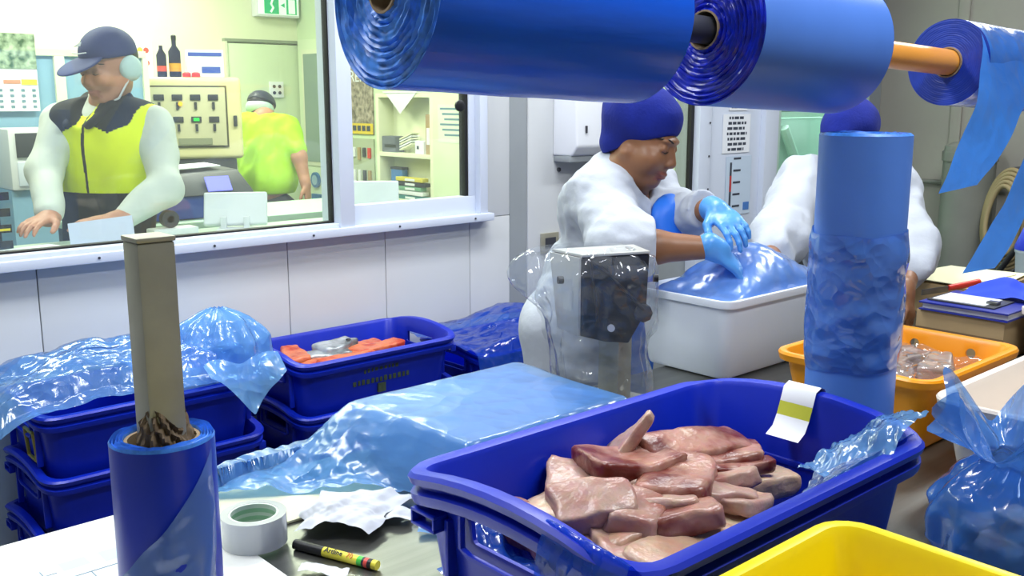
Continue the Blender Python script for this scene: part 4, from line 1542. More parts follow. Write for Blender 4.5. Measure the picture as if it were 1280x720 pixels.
# printed form
fz = TZ + .009
fm = thing('printed_form', 'white printed form with boxed fields at the lower left', 'paper', (.35, 1.42, fz))
MB().box(.12, .60, 1.20, 1.60, fz, fz + .0006).build('sheet', M_PAPER, fm)
lines = [onz(x, y, fz + .0008) for (x, y) in ((28, 700), (48, 694), (92, 704), (138, 685), (65, 716), (95, 708), (30, 712), (120, 705))]
gx = [.20, .27, .30, .40, .43, .55]
for (x0, x1, y0, y1) in ((.27, .42, 1.50, 1.502), (.24, .40, 1.45, 1.4525), (.42, .55, 1.47, 1.4725), (.24, .56, 1.40, 1.4025), (.30, .56, 1.34, 1.3425), (.24, .2415, 1.34, 1.45), (.30, .3015, 1.40, 1.50), (.40, .4015, 1.40, 1.52), (.46, .4615, 1.34, 1.47), (.55, .5515, 1.34, 1.52)):
    MB().box(x0, x1, y0, y1, fz + .0006, fz + .0009).build('printed_rule', M_INKPALE, fm)
for (x0, x1, y0, y1) in ((.43, .47, 1.50, 1.53), (.49, .53, 1.49, 1.53), (.32, .38, 1.42, 1.435), (.26, .29, 1.42, 1.44), (.34, .44, 1.36, 1.38)):
    MB().box(x0, x1, y0, y1, fz + .0006, fz + .0008).build('printed_field', mat('faint_print', srgb(206, 226, 232), .8), fm)

# tape roll
c = onz(319, 683, TZ)
c[2] = TZ + .009
tp = thing('packing_tape', 'clear packing tape roll standing on its side', 'tape roll', tuple(c))
M_TAPE = film_mat('clear_tape', srgb(226, 230, 234), .82, .14, tint=srgb(235, 238, 240))
MB().lathe([(.0525, 0), (.0525, .05), (.040, .05), (.040, 0), (.0525, 0)], c, 40, cap=False).build('tape', M_TAPE, tp, smooth=40)
MB().lathe([(.0398, .0005), (.0398, .0495), (.0365, .0495), (.0365, .0005), (.0398, .0005)], c, 40, cap=False).build('core', mat('tape_core', srgb(222, 234, 224), .6), tp, smooth=40)
for k in range(3):
    MB().lathe([(.0363, .009 + k * .013), (.0363, .016 + k * .013), (.0361, .016 + k * .013), (.0361, .009 + k * .013), (.0363, .009 + k * .013)], c, 40, cap=False).build('green_print', mat('green_print_ink', srgb(160, 204, 170), .6), tp, smooth=40)

# marker pen
A, B = onz(369, 680, TZ + .0085), onz(472, 707, TZ + .0085)
mk = thing('marker_pen', 'yellow marker pen with black cap lying on the bench', 'pen', tuple((A + B) / 2 - np.array([0, 0, .0085])))
d = unit(B - A)
L = np.linalg.norm(B - A)
M_PENY = mat('pen_yellow', srgb(236, 224, 70), .35)
seg = [(0, .36, .0082, M_BLACK, 'cap'), (.36, .78, .0078, M_PENY, 'barrel'), (.78, .835, .00785, mat('pen_green', srgb(70, 200, 70), .4), 'green_band'),
       (.835, .86, .0078, M_BLACK, 'black_band'), (.86, .90, .00785, mat('pen_red', srgb(226, 80, 70), .4), 'red_band'), (.90, .945, .0078, M_BLACK, 'black_band'), (.945, 1.0, .0075, M_PENY, 'barrel_end')]
for (s0, s1, r, m, nm) in seg:
    MB().cyl(A + d * L * s0, A + d * L * s1, r, n=18).build(nm, m, mk, smooth=40)
side_v = unit(np.cross(UPV, d))
up_l = unit(UPV + .75 * -side_v * np.sign((-side_v) @ TW) * np.sign(1) if False else UPV * .8 + TW * .6 - d * (TW @ d) * .6)
text_part('Artline', .0125, M_BLACK, mk, A + d * L * .50 + up_l * .0084, d, np.cross(np.cross(d, up_l), d) * 0 + np.cross(up_l, d))
text_part('70', .0125, mat('pen_orange', srgb(232, 130, 40), .4), mk, A + d * L * .69 + up_l * .0084, d, np.cross(up_l, d))

# crumpled white tissues
def f_tis(U, V):
    o_ = onz(366, 672, TZ)[:2]
    a_ = onz(398, 622, TZ)[:2] - o_
    b_ = onz(512, 628, TZ)[:2] - onz(398, 622, TZ)[:2]
    x = o_[0] + a_[0] * V + b_[0] * U * (.75 + .25 * V) + .012 * np.sin(V * 9)
    y = o_[1] + a_[1] * V + b_[1] * U * (.75 + .25 * V) - .008 * np.sin(U * 7)
    h = TZ + .010 + .028 * np.sin(np.pi * np.clip(U * .95, 0, 1)) ** .6 * np.sin(np.pi * np.clip(V * .8 + .2, 0, 1)) ** .7
    return np.stack([x, y, h], -1)


M_TISSUE = mat('white_tissue', srgb(214, 218, 224), .9)
cover('paper_towel', 'crumpled white paper towel beside the marker pen', f_tis, 60, 44, M_TISSUE, tuple(onz(440, 650, TZ)), .011, 22, 91, 'paper towel')


def f_tis2(U, V):
    o_ = onz(476, 658, TZ)
    return np.stack([o_[0] + RT[0] * U * .05 + TW[0] * (-V) * .05, o_[1] + RT[1] * U * .05 - TW[1] * V * .05, TZ + .008 + .010 * np.sin(U * 3) + 0 * V], -1)


cover('paper_scrap', 'small torn white paper scrap beside the crumpled towel', f_tis2, 20, 16, M_TISSUE, tuple(onz(490, 655, TZ)), .006, 30, 93, 'paper scrap')


def f_tis3(U, V):
    o_ = onz(372, 722, TZ)
    return np.stack([o_[0] + RT[0] * U * .075 - TW[0] * V * .03, o_[1] + RT[1] * U * .075 - TW[1] * V * .03, TZ + .006 + .006 * np.sin(U * 4 + 1) + 0 * V], -1)


cover('paper_scrap', 'white paper scrap cut by the bottom edge of the picture', f_tis3, 20, 16, M_TISSUE, tuple(onz(390, 715, TZ)), .005, 30, 94, 'paper scrap')
def f_fs(U, V):
    o_ = onz(522, 672, TZ)
    return np.stack([o_[0] + RT[0] * U * .07 - TW[0] * V * .03, o_[1] + RT[1] * U * .07 - TW[1] * V * .03, TZ + .006 + .004 * np.sin(U * 4 + 1) + 0 * V], -1)


cover('film_scrap', 'small blue film scrap on the steel beside the crate', f_fs, 20, 16, M_FILM_S, tuple(onz(545, 668, TZ)), .003, 30, 97, 'film scrap')

# paper label over the far rim of the foreground crate
p0 = onz(1000, 478, 1.165)
lb = thing('paper_label', 'white paper label with a yellow band folded over the crate rim', 'label', (1.34, .80, 1.12))
yl = .795 + .008
prof = [(1.346, 1.135), (1.342, 1.158), (1.330, 1.1625), (1.316, 1.157), (1.308, 1.135), (1.300, 1.115), (1.290, 1.098), (1.272, 1.088)]
for (i0, i1, m, nm) in ((0, 4, M_PAPER, 'label_top'), (4, 5, mat('yellow_green_band', srgb(200, 204, 60), .6), 'yellow_band'), (5, 7, M_PAPER, 'label_flap')):
    g_ = np.array([[(x, y, z) for y in np.linspace(yl - .035, yl + .022, 5)] for (x, z) in prof[i0:i1 + 1]])
    o = MB().grid(g_).build(nm, m, lb, smooth=60, fix=False)

# tied blue bag of fish at the right edge
bg = thing('fish_bag', 'knotted blue plastic bag of fish at the right edge of the bench', 'plastic bag', (1.60, .42, TZ))
bc = onz(1262, 640, .96)
nt_, nz = 110, 60
T, Z = np.meshgrid(np.linspace(0, 2 * math.pi, nt_), np.linspace(0, 1, nz))
zk = [0, .03, .15, .35, .5, .62, .70, .80, .92, 1.0]
R0 = np.interp(Z, zk, [.02, .10, .125, .125, .105, .075, .05, .07, .105, .125])
z_ = TZ + .004 + np.interp(Z, [0, .03, .7, 1], [0, .0, .165, .235])
P = np.stack([bc[0] + R0 * 1.0 * np.cos(T), bc[1] + R0 * .95 * np.sin(T), z_], -1)
nr = np.stack([np.cos(T), np.sin(T), 0 * T], -1)
P = P + nr * (.014 * folds(P, 11, 33, 9) + (.004 + .02 * np.clip(Z - .55, 0, 1)) * np.sin(T * 11 + 3 * vnoise(P, 8, 2)))[..., None]
P[..., 2] += np.clip(Z - .7, 0, 1) * .15 * np.sin(T * 5 + 1)
P[..., 2] = np.maximum(P[..., 2], TZ + .003)
MB().grid(P).build('bag_film', film_mat('bag_blue_film', srgb(92, 162, 252), .55, .16, tint=srgb(180, 215, 255), bump=(10, .45)), bg, smooth=180)
for i, (dx, dy, dz, ya, lab) in enumerate([(-.03, .0, .03, 20, 'pale fillet low in the knotted blue bag'), (.03, .03, .035, -40, 'pale fillet at the back of the knotted blue bag'), (.0, -.04, .065, 70, 'pale fillet on top in the knotted blue bag')]):
    fillet('fish_fillet', lab, (bc[0] + dx, bc[1] + dy, TZ + dz), (.12, .07, .035), rad(ya), 0, 0, M_FISHGREY, 90 + i, .004, .3, 'fillets in the knotted blue bag', 'fish fillet')

# ================================================================== ON THE PACKING-ROOM WALLS
dsp = thing('towel_dispenser', 'white paper towel dispenser on the wall behind the woman', 'dispenser', (3.08, 2.94, 1.35))
MB().loft([[(2.93, WY, 1.36), (2.93, WY, 1.62), (2.94, WY - .06, 1.64), (2.95, WY - .115, 1.60), (2.95, WY - .125, 1.40), (2.945, WY - .10, 1.36)],
           [(3.21, WY, 1.36), (3.21, WY, 1.62), (3.20, WY - .06, 1.64), (3.19, WY - .115, 1.60), (3.19, WY - .125, 1.40), (3.195, WY - .10, 1.36)]]).build('cover', M_WHITE, dsp, bevel=.01, seg=3)
MB().box(3.00, 3.006, WY - .13, WY - .118, 1.455, 1.485).build('level_slot', M_DKGREY, dsp)
MB().box(2.935, 3.205, WY - .095, WY - .002, 1.335, 1.36).build('outlet', M_GREYCOL, dsp, bevel=.004)
MB().lathe([(.009, WY), (.009, WY - .008), (.004, WY - .010)], (2.965, 0, 1.30), 12, axis='y').build('lock_button', M_DKGREY, dsp, smooth=40)
p0, p1 = ony(675, 292, WY), ony(692, 315, WY)
so = thing('wall_plate', 'small grey metal plate low on the wall behind the woman', 'plate', (p0[0], WY, p1[2]))
MB().box(p0[0], p1[0] + .02, WY - .012, WY - .0005, p1[2], p0[2]).build('plate', M_POST, so, bevel=.003)
MB().box(p0[0] + .02, p1[0], WY - .014, WY - .011, p1[2] + .02, p0[2] - .02).build('recess', M_DKGREY, so)

def notice(name, label, px0, px1, yw, rows, bars, bg=None, seed=1, ink=None):
    a_, b_ = ony(*px0, yw), ony(*px1, yw)
    x0, x1, z1, z0 = a_[0], b_[0], a_[2], b_[2]
    t = thing(name, label, 'notice', ((x0 + x1) / 2, yw, z0))
    MB().box(x0, x1, yw - .002, yw - .0005, z0, z1).build('sheet', bg or M_PAPER, t)
    rr = random.Random(seed)
    H_ = (z1 - z0)
    for k in range(rows):
        zc_ = z1 - H_ * (k + .7) / (rows + .4)
        hb_ = H_ / (rows + .4) * .26
        wd = (x1 - x0)
        L0 = x0 + wd * rr.uniform(.12, .22)
        L1 = x1 - wd * rr.uniform(.12, .25)
        ln = MB()
        x = L0
        while x < L1:
            st = rr.uniform(.012, .04)
            ln.box(x, min(x + st, L1), yw - .0028, yw - .0018, zc_ - hb_, zc_ + hb_)
            x += st + .008
        o_ = ln.build('printed_line', ink or M_INK, t)
        o_['kind'] = 'stuff'
    return t


notice('wall_notice', 'printed white notice with dark lines on the white pillar', (904, 143), (936, 190), 2.973, 7, 0, seed=2)
notice('wall_notice', 'small white sticker just under the roll on the white pillar', (912, 122), (934, 138), 2.973, 2, 0, seed=7)
tm = thing('gauge_chart', 'tall narrow gauge chart with a red bar on the white pillar', 'chart', tuple(ony(920, 270, 2.973)))
a_, b_ = ony(908, 196, 2.973), ony(936, 266, 2.973)
MB().box(a_[0], b_[0], 2.971, 2.9725, b_[2], a_[2]).build('sheet', mat('pale_blue_sheet', srgb(196, 212, 230), .7), tm)
MB().box(a_[0] + .03, a_[0] + .045, 2.9695, 2.9712, b_[2] + .02, a_[2] - .03).build('bar', M_INK, tm)
MB().box(a_[0] + .03, a_[0] + .045, 2.9690, 2.9700, b_[2] + .12, b_[2] + .2).build('red_bar', mat('red_ink', srgb(190, 60, 60), .7), tm)
for k in range(5):
    MB().box(a_[0] + .06, a_[0] + .12, 2.9695, 2.9712, b_[2] + .04 + k * .06, b_[2] + .05 + k * .06).build('scale_mark', M_INK, tm)
MB().box(b_[0] - .06, b_[0] - .01, 2.9695, 2.9712, b_[2] + .02, b_[2] + .06).build('blue_mark', mat('blue_ink', srgb(70, 120, 190), .7), tm)

# big grey duct, hose and trolley by the grey wall
du = thing('wall_duct', 'stout round grey duct against the grey wall', 'duct', (5.52, 2.4, 0))
MB().lathe([(.135, 0), (.135, 1.26), (.142, 1.26), (.142, 1.31), (.135, 1.31), (.13, 1.34), (.09, 1.36)], (5.50, 2.37, 0), 32).build('duct_pipe', M_GREYPIPE, du, smooth=40)
MB().lathe([(.139, .55), (.139, .58)], (5.50, 2.37, 0), 32).build('band', M_GREYPIPE, du, smooth=40)
hz = thing('hose_coil', 'tan hose hanging in loops beside the grey duct', 'hose', (5.45, 2.1, .6))
M_HOSE = mat('tan_hose', srgb(150, 134, 96), .6)
for k in range(5):
    t_ = np.linspace(0, 2 * math.pi, 40)
    MB().tube([(5.40 - .02 * k + .02 * math.sin(a_ * 2), 2.10 + (.13 - .012 * k) * math.cos(a_), .97 + (.26 - .02 * k) * math.sin(a_)) for a_ in t_], .013, 8).build('loop', M_HOSE, hz, smooth=60)
MB().box(5.42, 5.70, 2.07, 2.13, 1.20, 1.24).build('hook', M_DKGREY, hz, bevel=.004)
tr = thing('hand_trolley', 'black tubular trolley handle leaning by the grey wall', 'trolley', (4.65, 1.8, 0))
for dy in (0, -.07):
    MB().tube([(4.62, 1.90 + dy, 0.03), (4.62, 1.86 + dy, .75), (4.62, 1.70 + dy, 1.02)], .014, 8).build('rail', M_BLACK, tr, smooth=60)
for zz_ in (.2, .5, .74):
    MB().tube([(4.62, 1.89, zz_), (4.62, 1.80, zz_)], .010, 8).build('rung', M_BLACK, tr, smooth=60)
MB().box(4.5, 4.64, 1.78, 1.92, .0, .03).build('foot_plate', M_BLACK, tr, bevel=.003)
bk_ = thing('pail', 'pale translucent pail with a blue lid at the right edge', 'pail', (4.3, 1.42, .62))
pc = onz(1292, 365, .62)
pc = at(1296, 345, 3.95)
MB().lathe([(.07, 0), (.085, .22), (.089, .225), (.089, .235), (.08, .235)], (pc[0], pc[1], .77), 28).build('bucket', mat('milky_plastic', srgb(186, 200, 206), .4), bk_, smooth=40)
MB().lathe([(.09, .236), (.09, .25), (.06, .33), (.02, .36)], (pc[0], pc[1], .77), 28).build('lid', mat('blue_lid', srgb(20, 50, 190), .5), bk_, smooth=40)
sd = thing('side_stand', 'low grey stand carrying the pail', 'stand', (pc[0], pc[1], 0))
MB().box(pc[0] - .2, pc[0] + .2, pc[1] - .2, pc[1] + .2, .73, .765).build('top', M_GREYPIPE, sd, bevel=.004)
for dx in (-.17, .17):
    for dy in (-.17, .17):
        MB().box(pc[0] + dx - .02, pc[0] + dx + .02, pc[1] + dy - .02, pc[1] + dy + .02, 0, .73).build('leg', M_GREYPIPE, sd)

# things at the far end of the bench
M_BOXB = mat('kraft_carton', srgb(178, 152, 112), .75, var=(6, .12))
cb = thing('kraft_carton', 'low kraft carton with blue folders on top, behind the orange tub', 'carton', (2.95, 1.19, TZ))
MB().box(2.77, 3.14, 1.06, 1.31, TZ + .0005, .995).build('box_body', M_BOXB, cb, bevel=.004)
MB().box(2.768, 2.770, 1.06, 1.31, .94, .945).build('seam', mat('dark_kraft', srgb(120, 98, 70), .8), cb)
fo = thing('folder', 'dark blue ring folder lying on the low kraft carton', 'folder', (2.9, 1.19, .996))
MB().box(2.76, 3.0, 1.05, 1.30, .996, 1.0).build('cover', mat('blue_cover', srgb(30, 44, 150), .4), fo, bevel=.001)
MB().box(2.775, 2.995, 1.055, 1.295, 1.0, 1.016).build('pages', M_PAPER, fo)
MB().box(2.76, 3.0, 1.05, 1.30, 1.016, 1.021).build('cover', mat('blue_cover', srgb(30, 44, 150), .4), fo, bevel=.001)
fo2 = thing('clipboard', 'grey clipboard with papers on the dark blue folder', 'clipboard', (2.85, 1.2, 1.021))
MB().box(2.79, 2.93, 1.10, 1.29, 1.0215, 1.025).build('board', M_DKGREY, fo2)
MB().box(2.80, 2.92, 1.13, 1.28, 1.025, 1.027).build('paper', M_PAPER, fo2)
MB().box(2.83, 2.86, 1.11, 1.14, 1.025, 1.034).build('clip', M_STEEL, fo2, bevel=.002)
rg = thing('cloth', 'crumpled bright blue cloth on the kraft carton', 'cloth', (3.0, 1.16, 1.02))
U, V = np.meshgrid(np.linspace(0, 1, 30), np.linspace(0, 1, 24), indexing='ij')
P = np.stack([2.93 + U * .2, 1.06 + V * .2, 1.03 + .035 * np.sin(np.pi * U) * np.sin(np.pi * V)], -1)
P[..., 2] += .014 * folds(P, 12, 3)
MB().grid(P).build('cloth_sheet', mat('bright_blue_cloth', srgb(26, 70, 220), .7), rg, smooth=180)
pn = thing('red_knife', 'red-handled knife lying across the far kraft carton', 'knife', (3.1, 1.28, 1.0))
MB().tube([(3.05, 1.345, 1.015), (3.14, 1.29, 1.03)], [.009, .011], 10).build('handle', mat('red_handle', srgb(210, 56, 40), .4), pn, smooth=50)
MB().obox((3.01, 1.37, 1.008), (.09, .004, .018), (unit((-.85, .52, -.1)), unit((.52, .85, 0)), UPV)).build('blade', M_STEEL, pn)
cc = thing('open_carton', 'open kraft carton with cream paper on top at the far end of the bench', 'carton', (3.35, 1.45, TZ))
MB().box(3.24, 3.62, 1.31, 1.60, TZ + .0005, .985).build('box_body', M_BOXB, cc, bevel=.004)
cp = thing('paper_stack', 'cream papers spread on the open kraft carton', 'paper', (3.35, 1.45, .986))
for k, (dx, dy, rz) in enumerate([(0, 0, 0), (.02, -.02, .12), (-.02, .03, -.1)]):
    MB().obox((3.43 + dx, 1.45 + dy, .9885 + k * .003), (.34, .24, .002), ((math.cos(rz), math.sin(rz), 0), (-math.sin(rz), math.cos(rz), 0), UPV)).build('sheet', mat('cream_paper', srgb(240, 236, 196), .8), cp)
wc = thing('white_caddy', 'white plastic container at the right edge behind the white tub', 'container', (2.95, .93, TZ))
o = tub_mesh('body', M_TUBW, .16, .11, .155, .015, .006, .005, r=.02, double=False)
o.parent = wc
wc.location = (2.98, .93, TZ)

# ================================================================== OFFICE
cn = thing('office_counter', 'pale counter running behind the big window', 'counter', (1.1, 3.3, 0))
MB().box(-1.0, 2.75, 3.12, 3.43, 1.10, 1.13).build('worktop', mat('pale_green_top', srgb(196, 222, 200), .4), cn, bevel=.004)
for x in (-.9, .9, 2.65):
    MB().box(x, x + .03, 3.13, 3.42, 0, 1.10).build('support', M_CREAM, cn)


def screen(name, label, p, wd, ht, yaw, tilt, m=M_WHITE):
    """flat tilted desk screen seen from behind; p = base centre"""
    t = thing(name, label, 'screen', tuple(p))
    ax = np.array([math.cos(yaw), math.sin(yaw), 0])
    nm = np.array([-ax[1], ax[0], 0])                     # away from viewer
    up_ = unit(UPV * math.cos(tilt) + nm * math.sin(tilt))
    fw_ = np.cross(ax, up_)
    c_ = np.array(p) + up_ * (ht / 2 + .025) + nm * .01
    MB().obox(c_, (wd, ht, .022), (ax, up_, fw_)).build('back_shell', m, t, bevel=.008, seg=3)
    MB().obox(c_ - fw_ * .012, (wd * .94, ht * .9, .003), (ax, up_, fw_)).build('display', M_BLACK, t)
    MB().obox(np.array(p) + UPV * .008, (wd * .55, .11, .014), (ax, nm, UPV)).build('foot', m, t, bevel=.004)
    for s in (-.18, .18):
        MB().obox(np.array(p) + ax * wd * s + UPV * .03 + nm * .005, (.02, .02, .05), (ax, nm, UPV)).build('strut', m, t, bevel=.003)
    return t


screen('desk_screen', 'white tilted desk screen on the counter below the man in the lime shirt', (1.60, 3.24, 1.131), .22, .125, rad(-32), rad(28))
screen('desk_screen', 'white screen back at the foot of the small sash window', (2.16, 3.24, 1.131), .24, .125, rad(-38), rad(10))

sh_ = thing('paper_sheet', 'white sheet standing against the glass below the man in the vest', 'paper', (1.1, 3.13, 1.13))
MB().loft([[(1.00, 3.118, 1.131), (1.20, 3.122, 1.131), (1.20, 3.14, 1.232), (1.00, 3.135, 1.222)], [(1.00, 3.1195, 1.131), (1.20, 3.1235, 1.131), (1.20, 3.1415, 1.232), (1.00, 3.1365, 1.222)]]).build('sheet', mat('blue_white_paper', srgb(214, 222, 246), .8), sh_)
pp = thing('paper_stack', 'loose papers on the counter at the left of the window', 'paper', (.88, 3.2, 1.131))
for k in range(4):
    MB().obox((.86 + .01 * k, 3.205 + .003 * k, 1.133 + .003 * k), (.24, .11, .0025), ((math.cos(.1 * k), math.sin(.1 * k), 0), (-math.sin(.1 * k), math.cos(.1 * k), 0), UPV)).build('sheet', M_PAPER, pp)
ty = thing('letter_trays', 'stacked black letter trays at the left edge of the window', 'tray', (.85, 3.6, 1.131))
ty.location = (.86, 3.36, 1.131)
for k in range(4):
    MB().box(.68, .885, 3.30, 3.42, 1.140 + k * .05, 1.146 + k * .05).box(.68, .885, 3.295, 3.30, 1.140 + k * .05, 1.165 + k * .05).build('tray', M_BLACK, ty)
MB().box(.685, .88, 3.292, 3.296, 1.196, 1.203).build('yellow_label', mat('label_yellow', srgb(230, 210, 40), .6), ty)
for x in (.682, .878):
    MB().box(x, x + .006, 3.41, 3.42, 1.131, 1.34).build('upright', M_BLACK, ty)

ds = thing('office_desk', 'dark desk carrying the label printer behind the counter', 'desk', (1.9, 4.15, 0))
MB().box(1.35, 2.75, 3.92, 4.45, 1.06, 1.09).build('desktop', mat('pale_desk_top', srgb(180, 208, 190), .4), ds, bevel=.003)
for x in (1.37, 2.70):
    MB().box(x, x + .03, 3.95, 4.42, 0, 1.06).build('side_panel', M_DKGREY, ds)
pr_ = thing('label_printer', 'blue and black label printer with a small lit display', 'printer', (1.85, 4.1, 1.091))
MB().box(1.58, 1.93, 4.02, 4.32, 1.092, 1.19).build('lower_body', mat('printer_blue', srgb(46, 74, 168), .4), pr_, bevel=.012)
MB().loft([[(1.57, 4.0, 1.19), (2.08, 4.0, 1.19), (2.08, 4.34, 1.19), (1.57, 4.34, 1.19)], [(1.60, 4.08, 1.27), (2.04, 4.08, 1.29), (2.04, 4.32, 1.30), (1.60, 4.32, 1.28)]]).build('upper_body', M_DKGREY, pr_, bevel=.01)
MB().box(1.93, 2.09, 3.98, 4.1, 1.10, 1.19).build('keypad_block', M_DKGREY, pr_, bevel=.006)
ax_n = unit((0, -.8, .5))
scr_c = np.array([1.92, 4.025, 1.235])
MB().obox(scr_c, (.11, .006, .07), ((1, 0, 0), ax_n, np.cross((1, 0, 0), ax_n))).build('display', mat('lit_display', srgb(130, 130, 240), .3, emit=(srgb(110, 110, 240), .8)), pr_)
for k in range(4):
    MB().obox((1.96 + .03 * k, 3.976, 1.15 - .012 * (k % 2)), (.018, .01, .018)).build('key', [M_WHITE, mat('key_red', srgb(210, 80, 60), .5), M_WHITE, mat('key_green', srgb(60, 170, 140), .5)][k], pr_, bevel=.002)
ppr = thing('paper_stack', 'white papers lying on the label printer', 'paper', (1.8, 4.2, 1.3))
MB().obox((1.85, 4.2, 1.302), (.26, .16, .004), ((1, 0, .04), (0, 1, .03), (0, 0, 1))).build('sheet', M_PAPER, ppr)
mn = thing('dark_monitor', 'dark monitor back just behind the man in the vest', 'screen', (1.50, 4.05, 1.091))
MB().box(1.40, 1.56, 3.98, 4.02, 1.12, 1.52).build('back_shell', M_NAVY, mn, bevel=.01)
MB().box(1.44, 1.52, 3.95, 4.08, 1.091, 1.12).build('foot', M_BLACK, mn, bevel=.004)
cp2 = thing('tape_dispenser', 'small grey desk tape dispenser on the counter', 'dispenser', (1.38, 3.3, 1.131))
MB().box(1.32, 1.48, 3.27, 3.34, 1.131, 1.16).build('base', M_WHITE, cp2, bevel=.006)
MB().lathe([(.03, -.015), (.03, .015), (.012, .015), (.012, -.015)], (1.39, 3.305, 1.19), 20, axis='y').build('wheel', M_DKGREY, cp2, smooth=40)

# control cabinet on stand
kc = thing('control_cabinet', 'beige instrument cabinet with a rounded control window', 'cabinet', (2.42, 5.3, 0))
exm = unit((.28, -.33, 0))
exm = unit(np.array([2.554 - 2.225, 5.149 - 5.561, 0]) * .55 + np.array([.4, 0, 0]))
eym = np.cross(UPV, exm)


def kp(u, v, z):
    return np.array([2.40, 5.33, 0]) + exm * u + eym * v + UPV * z


MB().obox(kp(0, .12, 1.485), (.56, .24, .45), (exm, eym, UPV)).build('shell', M_BEIGE, kc, bevel=.03, seg=4)
MB().obox(kp(-.02, -.002, 1.495), (.44, .012, .34), (exm, eym, UPV)).build('bezel', mat('beige_dark', srgb(84, 80, 62), .5), kc, bevel=.004)
MB().obox(kp(-.02, -.008, 1.495), (.42, .012, .32), (exm, eym, UPV)).build('panel', mat('panel_cream', srgb(206, 202, 170), .5), kc, bevel=.004)
rsn = random.Random(3)
for r_ in range(2):
    for q in range(4):
        u, z = -.16 + q * .095, 1.60 - r_ * .12
        MB().obox(kp(u, -.016, z), (.055, .01, .032), (exm, eym, UPV)).build('gauge', M_DKGREY, kc, bevel=.002)
        MB().obox(kp(u, -.018, z - .045), (.014, .012, .04), (exm, eym, UPV)).build('switch', M_DKGREY, kc)
MB().obox(kp(.03, -.022, 1.48), (.03, .006, .016), (exm, eym, UPV)).build('green_lamp', mat('green_led', srgb(30, 220, 70), .4, emit=(srgb(30, 220, 70), 1.0)), kc)
MB().cyl(kp(-.05, -.016, 1.565), kp(-.05, -.026, 1.565), .012, n=12).build('amber_lamp', mat('amber_led', srgb(240, 180, 30), .4, emit=(srgb(240, 170, 30), .8)), kc)
MB().obox(kp(.02, -.016, 1.36), (.18, .008, .035), (exm, eym, UPV)).build('name_plate', mat('plate_grey', srgb(140, 144, 120), .5), kc)
MB().obox(kp(.24, -.006, 1.47), (.02, .02, .06), (exm, eym, UPV)).build('latch', M_DKGREY, kc, bevel=.003)
MB().obox(kp(0, .12, .63), (.48, .2, 1.26), (exm, eym, UPV)).build('stand', M_DKGREY, kc, bevel=.006)
for (u, lab, nm) in ((-.06, 'bottle', 0),):
    pass
bt = thing('spray_bottle', 'dark bottle with red and yellow label on the instrument cabinet', 'bottle', tuple(kp(-.06, .1, 1.711)))
q = kp(-.06, .1, 1.711)
MB().lathe([(.03, 0), (.032, .01), (.032, .14), (.012, .17), (.012, .2)], q, 20).build('body', M_NAVY, bt, smooth=40)
MB().lathe([(.0325, .03), (.0325, .075)], q, 20, cap=False).build('label', mat('label_amber', srgb(220, 160, 40), .5), bt, smooth=40)
MB().lathe([(.014, .2), (.014, .225), (.006, .23)], q, 16).build('cap', M_BLACK, bt, smooth=40)
q = kp(-.13, .1, 1.711)
b2 = thing('small_bottle', 'small dark bottle left of the labelled bottle on the cabinet', 'bottle', tuple(q))
MB().lathe([(.026, 0), (.026, .12), (.01, .15), (.01, .17)], q, 18).build('body', M_NAVY, b2, smooth=40)
MB().lathe([(.0265, .03), (.0265, .06)], q, 18, cap=False).build('label', mat('key_red', srgb(210, 80, 60), .5), b2, smooth=40)
q = kp(.10, .12, 1.711)
gb = thing('glove_box', 'white box with blue print on the instrument cabinet', 'box', tuple(q))
MB().obox(q + UPV * .075, (.2, .1, .15), (exm, eym, UPV)).build('carton', M_PAPER, gb, bevel=.003)
MB().obox(q + UPV * .125 - eym * .0505, (.18, .003, .02), (exm, eym, UPV)).build('blue_band', mat('print_blue', srgb(60, 90, 190), .6), gb)
MB().obox(q + UPV * .04 - eym * .0505 + exm * .03, (.1, .003, .035), (exm, eym, UPV)).build('blue_print', mat('print_blue', srgb(60, 90, 190), .6), gb)
for k, u in enumerate((-.0, .05)):
    q = kp(u - .005, .04, 1.711)
    rb_ = thing('red_stopper', ['red round stopper left on the cabinet edge', 'red round stopper beside the white box on the cabinet edge'][k], 'stopper', tuple(q))
    MB().lathe([(.022, 0), (.022, .02), (.012, .026)], q, 16).build('stopper_body', mat('cap_red', srgb(214, 60, 60), .5), rb_, smooth=40)

# safety chart on the back wall, exit sign, back door
sg = thing('safety_chart', 'small wall chart of red and yellow discs on the back office wall', 'chart', tuple(ony(176, 65, 6.46)))
a_, b_ = ony(158, 50, 6.468), ony(192, 98, 6.468)
MB().box(a_[0], b_[0], 6.464, 6.469, b_[2], a_[2]).build('sheet', M_PAPER, sg)
for r_ in range(2):
    for q in range(3):
        xx = a_[0] + .04 + q * (b_[0] - a_[0] - .08) / 2
        zz_ = a_[2] - .06 - r_ * .08
        MB().cyl((xx, 6.465, zz_), (xx, 6.461, zz_), .018, n=14).build('disc', [mat('disc_red', srgb(220, 70, 60), .6), mat('disc_yellow', srgb(230, 200, 60), .6)][(q + r_) % 3 == 1 and r_ == 0], sg)
exs = thing('exit_sign', 'green and white illuminated running-man exit sign', 'sign', (3.55, 6.4, 2.15))
M_SIGNW = mat('sign_white', srgb(235, 250, 240), .5, emit=(srgb(225, 250, 235), .5))
M_SIGNG = mat('sign_green', srgb(20, 170, 110), .5, emit=(srgb(20, 190, 120), .35))
MB().box(3.40, 3.73, 6.39, 6.468, 2.15, 2.32).build('housing', M_WHITE, exs, bevel=.006)
MB().box(3.41, 3.72, 6.386, 6.392, 2.165, 2.305).build('face', M_SIGNW, exs)
MB().box(3.455, 3.565, 6.383, 6.387, 2.17, 2.30).build('green_field', M_SIGNG, exs)
MB().box(3.625, 3.705, 6.383, 6.387, 2.17, 2.30).build('green_field', M_SIGNG, exs)
